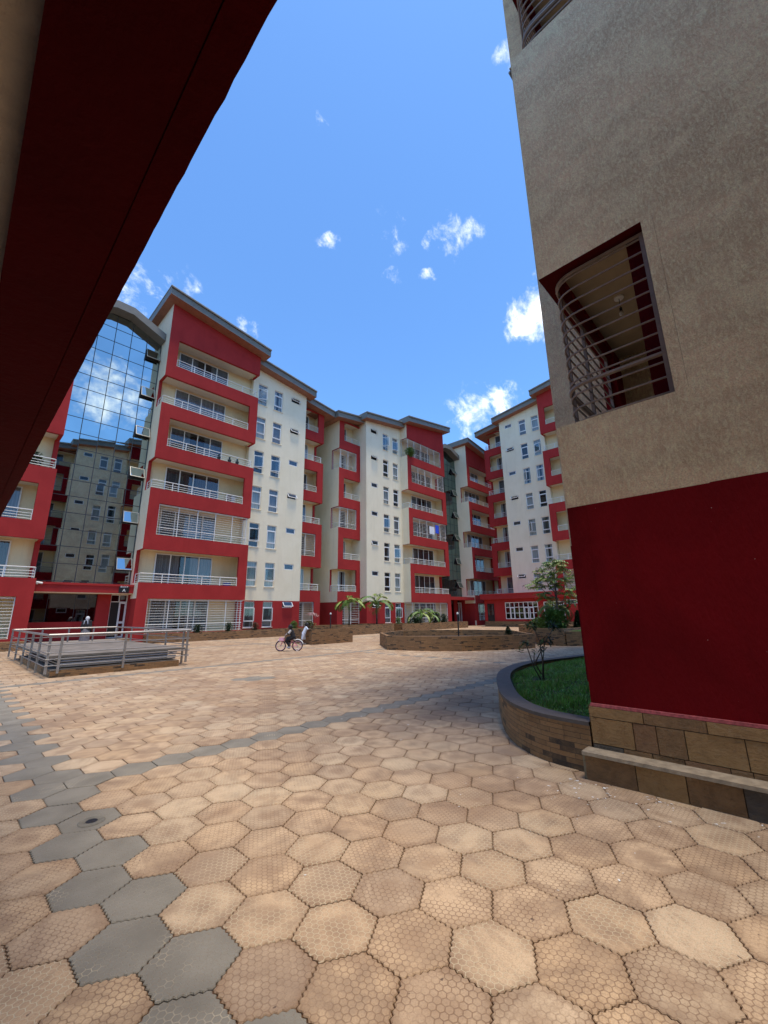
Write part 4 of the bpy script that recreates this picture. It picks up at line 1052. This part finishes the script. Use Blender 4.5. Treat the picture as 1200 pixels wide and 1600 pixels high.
    if skirt:
        la=(g('lan')+g('ran'))/2; n=20; rings=[]
        for rr,z in ((.10,P.z+.05*H),(.125,P.z-.05*H),(.135,P.z*.6),(.155,skirt*H)):
            c=P.lerp(la,min(1,max(0,(P.z-z)/(P.z-la.z)))); rings.append([(c.x+rr*H*(1+.06*math.cos(5*q))*math.cos(2*math.pi*q/n),c.y+rr*H*.85*(1+.06*math.sin(4*q))*math.sin(2*math.pi*q/n),z) for q in range(n)])
        for j_ in range(3):
            for q in range(n): b.face([rings[j_+1][q],rings[j_+1][(q+1)%n],rings[j_][(q+1)%n],rings[j_][q]],trousers)
        b.build('skirt',E)
    else:
        ball(b,P-Vector((0,0,.01*H)),.100*B_,trousers)
        for s in ('l','r'):
            h,k,an=g(s+'hip'),g(s+'kn'),g(s+'an'); cap(b,h,k,.076*B_,.056*B_,trousers)
            if legs=='long': cap(b,k,k.lerp(an,.93),.056*B_,.038*B_,trousers)
        fused(b,'trousers',E,.010*H)
    for s in ('l','r'):
        b=MB(); an,to=g(s+'an'),g(s+'toe'); d=(to-an); cap(b,an-Vector((0,0,.012*H)),to,.034*H,.027*H,shoe); ball(b,an-Vector((0,0,.02*H))-Vector((d.x,d.y,0))*.25,.03*H,shoe); fused(b,'shoe',E,.009*H)
    b=MB(); hs=head*H
    ball(b,Hd-face*hs*.13+Vector((0,0,hs*.12)),hs*1.08,hairm,(.86,.94,1.04),14)
    if hairm is not HAIR: cap(b,Hd-face*hs*.4,Nk.lerp(Hd,.45)-face*hs*.4,hs*.7,hs*.6,hairm)
    o=fused(b,'hair' if hairm is HAIR else 'headscarf',E,.010*H)
    # the face side stays clear of hair: a small cutter block
    b=MB()
    for s in (-1,1): c=Hd+face*hs*.80+side*s*hs*.30+Vector((0,0,hs*.02)); ball(b,c,hs*.085,WHITE)
    b.build('eyes',E)
    b=MB()
    for s in (-1,1): c=Hd+face*hs*.85+side*s*hs*.30+Vector((0,0,hs*.02)); ball(b,c,hs*.05,BLACK)
    c=Hd+face*hs*.88-Vector((0,0,hs*.52)); ball(b,c,hs*.14,plain('lips',(.18,.05,.05),.5),(1.4,.5,.35)); b.build('mouth_and_pupils',E); return E
DKB=plain('black_cloth',(.012,.011,.014),.85,var=.3); WHT=plain('white_blue_cloth',(.62,.68,.78),.8,var=.15,scale=20); GRYC=plain('grey_cloth',(.13,.12,.135),.9,var=.2); LTG=plain('pale_grey_cloth',(.5,.5,.52),.85); SHOE=plain('grey_shoe',(.4,.38,.36),.7)
# cyclist: local x forward is -Y after rotation; build facing local -y
# bicycle direction world (-.70,.70): facing from rear wheel to front wheel
bx,by=10.44,15.79; ang=math.atan2(.52,-.51)  # heading
RZ=ang+math.pi/2   # local -y -> heading
BK=thing('bicycle','small pink child bicycle with a pink basket and white mudguards','bicycle',(bx,by,0),RZ)
PINK=plain('pink_bike_paint',(.72,.22,.30),.35,var=.05); LPINK=plain('pale_pink_plastic',(.8,.45,.55),.5); MET=plain('bike_metal',(.45,.42,.42),.3,.8)
WR=.21
for y,nm in ((-.36,'front'),(.36,'rear')):
    w=MB(); w.tube([(0,y+WR*math.cos(t*2*math.pi/28),WR+.012+WR*math.sin(t*2*math.pi/28)) for t in range(29)],.022,RUBBER,8,cap=False); wo=w.build('wheel',BK,smooth=True)
    w=MB(); w.tube([(0,y+(WR-.03)*math.cos(t*2*math.pi/28),WR+.012+(WR-.03)*math.sin(t*2*math.pi/28)) for t in range(29)],.01,LPINK,6,cap=False)
    w.build('rim',wo)
    w=MB()
    for t in range(14):
        a=t*2*math.pi/14; w.tube([(0.01*(-1)**t,y,WR+.012),(0,y+(WR-.03)*math.cos(a),WR+.012+(WR-.03)*math.sin(a))],.002,MET,4)
    w.tube([(-.04,y,WR+.012),(.04,y,WR+.012)],.02,MET,8); w.build('spokes',wo)
b=MB(); b.tube([(0,-.22,.50),(0,-.12,.33),(0,.02,.2)],.02,PINK,8); b.tube([(0,.02,.2),(0,.14,.47)],.016,PINK,8); b.tube([(.05,.36,WR+.01),(.03,.02,.2)],.012,PINK,6); b.tube([(-.05,.36,WR+.01),(-.03,.02,.2)],.012,PINK,6); b.tube([(.045,.36,WR+.01),(.01,.12,.42)],.01,PINK,6); b.tube([(-.045,.36,WR+.01),(-.01,.12,.42)],.01,PINK,6); b.build('frame',BK)
b=MB()
for s in (-1,1): b.tube([(s*.05,-.36,WR+.01),(s*.045,-.27,.44),(0,-.24,.48)],.011,PINK,6)
b.tube([(0,-.22,.47),(0,-.18,.66)],.013,MET,6); b.build('fork',BK)
b=MB(); b.tube([(-.2,-.10,.71),(-.1,-.16,.68),(0,-.18,.65),(.1,-.16,.68),(.2,-.10,.71)],.011,MET,6); hb=b.build('handlebar',BK)
for s in (-1,1):
    b=MB(); b.tube([(s*.2,-.10,.71),(s*.22,-.04,.72)],.016,WHITE,6); b.build('grip',hb)
b=MB(); b.box(-.09,.09,-.40,-.24,.42,.44,LPINK); b.box(-.1,.1,-.42,-.40,.42,.56,LPINK); b.box(-.1,.1,-.24,-.225,.42,.56,LPINK); b.box(-.1,-.09,-.40,-.24,.44,.56,LPINK); b.box(.09,.1,-.40,-.24,.44,.56,LPINK); b.build('basket',BK)
b=MB(); b.box(-.06,.06,.08,.24,.47,.50,WHITE); b.tube([(0,.08,.48),(0,-.0,.485)],.025,WHITE,6); b.build('saddle',BK)
for y0,a0,a1 in ((.36,20,130),(-.36,60,130)):
    b=MB(); b.tube([(0,y0-(WR+.04)*math.cos(R(180-t)),WR+.012+(WR+.04)*math.sin(R(180-t))) if False else (0,y0+(WR+.04)*math.cos(R(t)),WR+.012+(WR+.04)*math.sin(R(t))) for t in range(a0,a1,10)],.022,WHITE,6); b.build('mudguard',BK)
b=MB(); b.tube([(.06,.02,.2),(.06,.02,.12)],.01,MET,6); b.tube([(-.06,.02,.2),(-.06,.02,.28)],.01,MET,6); b.box(.05,.13,-.02,.06,.105,.12,BLACK); b.box(-.13,-.05,-.02,.06,.28,.295,BLACK); b.tube([(-.05,.02,.2),(.05,.02,.2)],.05,MET,10); b.build('pedal_crank',BK)
for s in (-1,1):
    w=MB(); w.tube([(s*.13,.38+.05*math.cos(t*2*math.pi/14),.06+.05*math.sin(t*2*math.pi/14)) for t in range(15)],.012,WHITE,6,cap=False); w.tube([(s*.13,.38,.06),(s*.05,.36,WR)],.008,MET,5); w.build('training_wheel',BK)
Hc=1.10
def sc(v): return tuple(x/Hc for x in v)
Jc=dict(pelvis=sc((0,.17,.58)),chest=sc((0,.10,.79)),neck=sc((0,.055,.90)),headc=sc((0,.02,.985)),crown=sc((0,.04,1.09)),face=(0,-.98,-.15),
 lsh=sc((-.10,.08,.85)),lel=sc((-.15,-.03,.71)),lwr=sc((-.20,-.05,.735)),rsh=sc((.10,.08,.85)),rel=sc((.15,-.03,.71)),rwr=sc((.20,-.05,.735)),
 lhip=sc((-.06,.14,.55)),lkn=sc((-.085,-.10,.52)),lan=sc((-.09,.03,.345)),ltoe=sc((-.09,-.07,.33)),rhip=sc((.06,.14,.55)),rkn=sc((.085,-.12,.44)),ran=sc((.09,.05,.185)),rtoe=sc((.09,-.05,.15)))
person('child in black with pale grey sleeves riding the pink bicycle',(bx,by,0),RZ,Jc,Hc,DKB,DKB,LTG,shirt2=LTG,head=.092)
Hk=1.12
def sk_(v): return tuple(x/Hk for x in v)
Jk=dict(pelvis=sk_((0,.03,.58)),chest=sk_((0,-.06,.80)),neck=sk_((0,-.09,.91)),headc=sk_((0,-.13,.99)),crown=sk_((0,-.12,1.10)),face=(0,-.9,-.4),
 lsh=sk_((-.10,-.07,.86)),lel=sk_((-.13,-.17,.74)),lwr=sk_((-.05,-.29,.80)),rsh=sk_((.10,-.07,.86)),rel=sk_((.13,-.18,.74)),rwr=sk_((.05,-.29,.80)),
 lhip=sk_((-.055,.05,.54)),lkn=sk_((-.06,.10,.30)),lan=sk_((-.07,.22,.07)),ltoe=sk_((-.07,.13,.03)),rhip=sk_((.055,.03,.54)),rkn=sk_((.06,-.02,.30)),ran=sk_((.06,.02,.07)),rtoe=sk_((.06,-.08,.03)))
person('child in pale blue and white clothes leaning on the corner of the small planter',(13.06,18.38,0),R(60),Jk,Hk,WHT,WHT,SHOE,sleeve='short',legs='short',head=.090)
Ja=dict(pelvis=(0,0,.53),chest=(0,0,.72),neck=(0,0,.83),headc=(0,-.01,.90),crown=(0,0,.955),face=(0,-1,0),lsh=(-.10,0,.80),lel=(-.13,.02,.63),lwr=(-.13,-.05,.49),rsh=(.10,0,.80),rel=(.13,.02,.63),rwr=(.13,-.05,.49),
 lhip=(-.05,0,.50),lkn=(-.05,-.02,.28),lan=(-.05,.0,.05),ltoe=(-.05,-.09,.02),rhip=(.05,0,.50),rkn=(.05,.03,.28),ran=(.05,.08,.05),rtoe=(.05,.0,.02))
pr_=person('adult in a white headscarf, black top and long grey skirt walking by the entrance',(5.3,27.3,0),R(150),Ja,1.62,DKB,GRYC,DKB,hairm=plain('white_scarf',(.6,.6,.62),.8),skirt=.1,head=.066)
b=MB()
for s in (-1,1): b.tube([(s*.06,-.155,1.36),(s*.075,-.165,1.2),(s*.08,-.15,1.02)],.022,WHT,8)
for s in (-1,1): b.tube([(s*.06,.13,1.38),(s*.085,.15,1.27),(s*.09,.13,1.18)],.014,WHT,8)
b.build('scarf_end',pr_)
# ------------------------------------------------------------------ small things on balconies
def towel(label,x,y,z,w,h,m):
    b=MB(); n=8
    for i in range(n):
        a=x+w*i/n;c=x+w*(i+1)/n; ya=y+.02*math.sin(i*1.7);yc=y+.02*math.sin((i+1)*1.7)
        for y0 in (0,.02): b.face([(a,ya+y0,z),(c,yc+y0,z),(c,yc+y0,z+h),(a,ya+y0,z+h)],m)
        b.face([(a,ya,z+h),(c,yc,z+h),(c,yc+.02,z+h),(a,ya+.02,z+h)],m); b.face([(a,ya,z),(c,yc,z),(c,yc+.02,z),(a,ya+.02,z)],m)
    tag(b.build('towel'),label,'towel')
towel('white towel hung over the balcony grille of the middle block',35.9,27.44,S(3)+.55,.95,.85,plain('white_towel',(.78,.78,.8),.9))
towel('blue towel hung beside the white one on the middle block balcony grille',37.0,27.44,S(3)+.75,.65,.95,plain('blue_towel',(.02,.08,.62),.9))
bush('potted_plant','leafy plant growing over the top left balcony corner of the middle block',32.9,27.45,S(6)-.05,.5,.9,LEAF,n=500,ls=.16,cat='plant')
bush('potted_plant','houseplant standing on the open balcony of the far left block',1.9,28.6,S(3)-.4,.35,1.3,LEAFD,n=400,ls=.16,cat='plant')
b=MB(); b.lathe([(0,0),(.24,0),(.27,.3),(.26,.62),(.0,.64)],plain('blue_plastic',(.02,.05,.22),.4),14); o=b.build('barrel',loc=(13.4,28.4,S(1)-.4),smooth=False); tag(o,'dark blue plastic barrel on the first floor balcony of the left block','barrel')
for x,lb in ((11.9,'small dark pot on the fourth floor balcony rail, left of three'),(12.7,'small dark pot on the fourth floor balcony, the middle one'),(13.3,'small dark pot on the fourth floor balcony, nearest the windows')):
    b=MB(); b.lathe([(0,0),(.10,0),(.14,.2),(.05,.26),(.07,.42),(.0,.45)],BLACK,10); o=b.build('plant_pot',loc=(x,28.03,S(4)+.0)); tag(o,lb,'pot',group='pots on the balcony')
E=thing('drying_rack','grey folding rack with clothes on the third floor balcony','drying rack',(13.2,28.4,S(3)-.4)); b=MB()
for s in (-1,1): b.tube([(s*.4,-.25,0),(s*.4,.25,.95)],.015,MET,5); b.tube([(s*.4,.25,0),(s*.4,-.25,.95)],.015,MET,5)
for y in (-.25,-.1,.05,.25): b.tube([(-.4,y,.95),(.4,y,.95)],.01,MET,5)
b.build('frame',E); b=MB(); b.box(-.35,.0,-.11,-.09,.45,.96,GRYC); b.box(.05,.33,.04,.06,.5,.96,LTG); b.build('clothes',E)
# pendant bulb seen through the near opening
E=thing('pendant_lamp','bare bulb hanging from the ceiling inside the near barred opening','lamp',(5.75,.95,5.712))
b=MB(); b.lathe([(0,0),(.06,0),(.06,-.02),(0,-.02)],WHITE,12); b.build('ceiling_rose',E)
b=MB(); b.tube([(0,0,-.02),(0,0,-.17)],.005,BLACK,5); b.tube([(0,0,-.17),(0,0,-.22)],.018,BLACK,8); b.build('cord',E)
b=MB(); b.lathe([(0.012,-.22),(.03,-.25),(.028,-.28),(.0,-.30)],plain('bulb_glass',(.6,.58,.5),.2),10); b.build('bulb',E,smooth=True)
# ------------------------------------------------------------------ world, sun
SUN_EL,SUN_AZ=79.,None
sd=Vector((-.16,-1,0)).normalized(); el=R(SUN_EL); sund=Vector((sd.x*math.cos(el),sd.y*math.cos(el),math.sin(el)))
w=bpy.data.worlds.new('World'); bpy.context.scene.world=w; w.use_nodes=True; nt=w.node_tree; bg=nt.nodes['Background']
sky=N(nt,'ShaderNodeTexSky'); sky.sky_type='NISHITA'; sky.sun_disc=False; sky.sun_elevation=el
sky.sun_rotation=math.atan2(sund.x,sund.y); sky.air_density=1.0; sky.dust_density=.6; sky.ozone_density=2.2; sky.altitude=600
tc=N(nt,'ShaderNodeTexCoord').outputs['Generated']; nv=V_(nt,'NORMALIZE',tc)
skyc=mixc(nt,1.0,sky.outputs[0],(.62,.90,1.12),'MULTIPLY')
clouds=[((.584,.35,.732),.062,.95),((.592,.315,.747),.035,.8),((.556,.395,.735),.025,.7),((.757,.262,.598),.095,1.35),((.745,.300,.597),.06,1.1),((.140,.795,.590),.09,.85),((.2,.745,.62),.05,.5),((.779,.445,.443),.10,1.1),((.80,.39,.455),.07,1.0),((.496,.447,.745),.05,.5),((.408,.542,.734),.03,.5),((.355,.727,.589),.045,.8),((.55,.466,.693),.03,.55),((.584,.429,.689),.028,.65),((.47,.169,.866),.03,.5),((.315,.431,.845),.02,.35),
 ((.14,-.893,.429),.11,.9),((-.5,-.6,.4),.3,.9),((-.7,.5,.5),.3,.8)]
nz=noise(nt,V_(nt,'MULTIPLY',nv,(1,1.5,1.2)),11,8,.66,.3); nz2=noise(nt,nv,30,6,.66,.3)
wn=N(nt,'ShaderNodeTexNoise'); wn.inputs['Scale'].default_value=13; wn.inputs['Detail'].default_value=5; L(nt,nv,wn.inputs['Vector'])
ws=N(nt,'ShaderNodeVectorMath',operation='SCALE'); L(nt,V_(nt,'SUBTRACT',wn.outputs['Color'],(.5,.5,.5)),ws.inputs[0]); ws.inputs['Scale'].default_value=.10
nvw=V_(nt,'ADD',nv,ws.outputs[0])
tot=None
for c,r,a in clouds:
    d=V_(nt,'DISTANCE',nvw,tuple(Vector(c).normalized()),out=1)
    v=mr(nt,d,0,r,a,0,True)
    tot=v if tot is None else M_(nt,'MAXIMUM',tot,v)
nn=M_(nt,'ADD',M_(nt,'MULTIPLY',M_(nt,'SUBTRACT',nz,.5),3.4),M_(nt,'MULTIPLY',M_(nt,'SUBTRACT',nz2,.5),2.0))
den=M_(nt,'ADD',tot,M_(nt,'MULTIPLY',nn,mr(nt,tot,0,.15)))
cm=mr(nt,den,.15,1.75,0,1,True)
cloudc=mixc(nt,mr(nt,nz,.35,.62),(5.4,5.7,6.2),(8.2,8.2,8.1))
fin=mixc(nt,cm,skyc,cloudc)
L(nt,fin,bg.inputs[0]); bg.inputs[1].default_value=.14
sl=bpy.data.lights.new('sun','SUN'); sl.energy=2.15; sl.angle=R(12); sl.color=(1,.88,.70); so=bpy.data.objects.new('sun',sl); C.objects.link(so)
so.rotation_euler=sund.to_track_quat('Z','Y').to_euler()
# ------------------------------------------------------------------ camera
yaw,pitch,roll,fpx=.7648,.2435,-.0139,639.97
f=Vector((math.cos(yaw)*math.cos(pitch),math.sin(yaw)*math.cos(pitch),math.sin(pitch))); r=Vector((math.sin(yaw),-math.cos(yaw),0)); u=r.cross(f)
c_,s_=math.cos(roll),math.sin(roll); r2=c_*r+s_*u; u2=-s_*r+c_*u
cam=bpy.data.cameras.new('camera'); co=bpy.data.objects.new('camera',cam); C.objects.link(co)
m4=Matrix((r2,u2,-f)).transposed().to_4x4(); m4.translation=(0,0,1.5); co.matrix_world=m4
cam.sensor_fit='HORIZONTAL'; cam.sensor_width=36; cam.lens=fpx*36/1200; cam.clip_end=6000; cam.clip_start=.05
sc_=bpy.context.scene; sc_.camera=co
sc_.view_settings.view_transform='Standard'; sc_.view_settings.look='None'; sc_.view_settings.exposure=.96
sc_.cycles.max_bounces=8; sc_.cycles.transparent_max_bounces=12
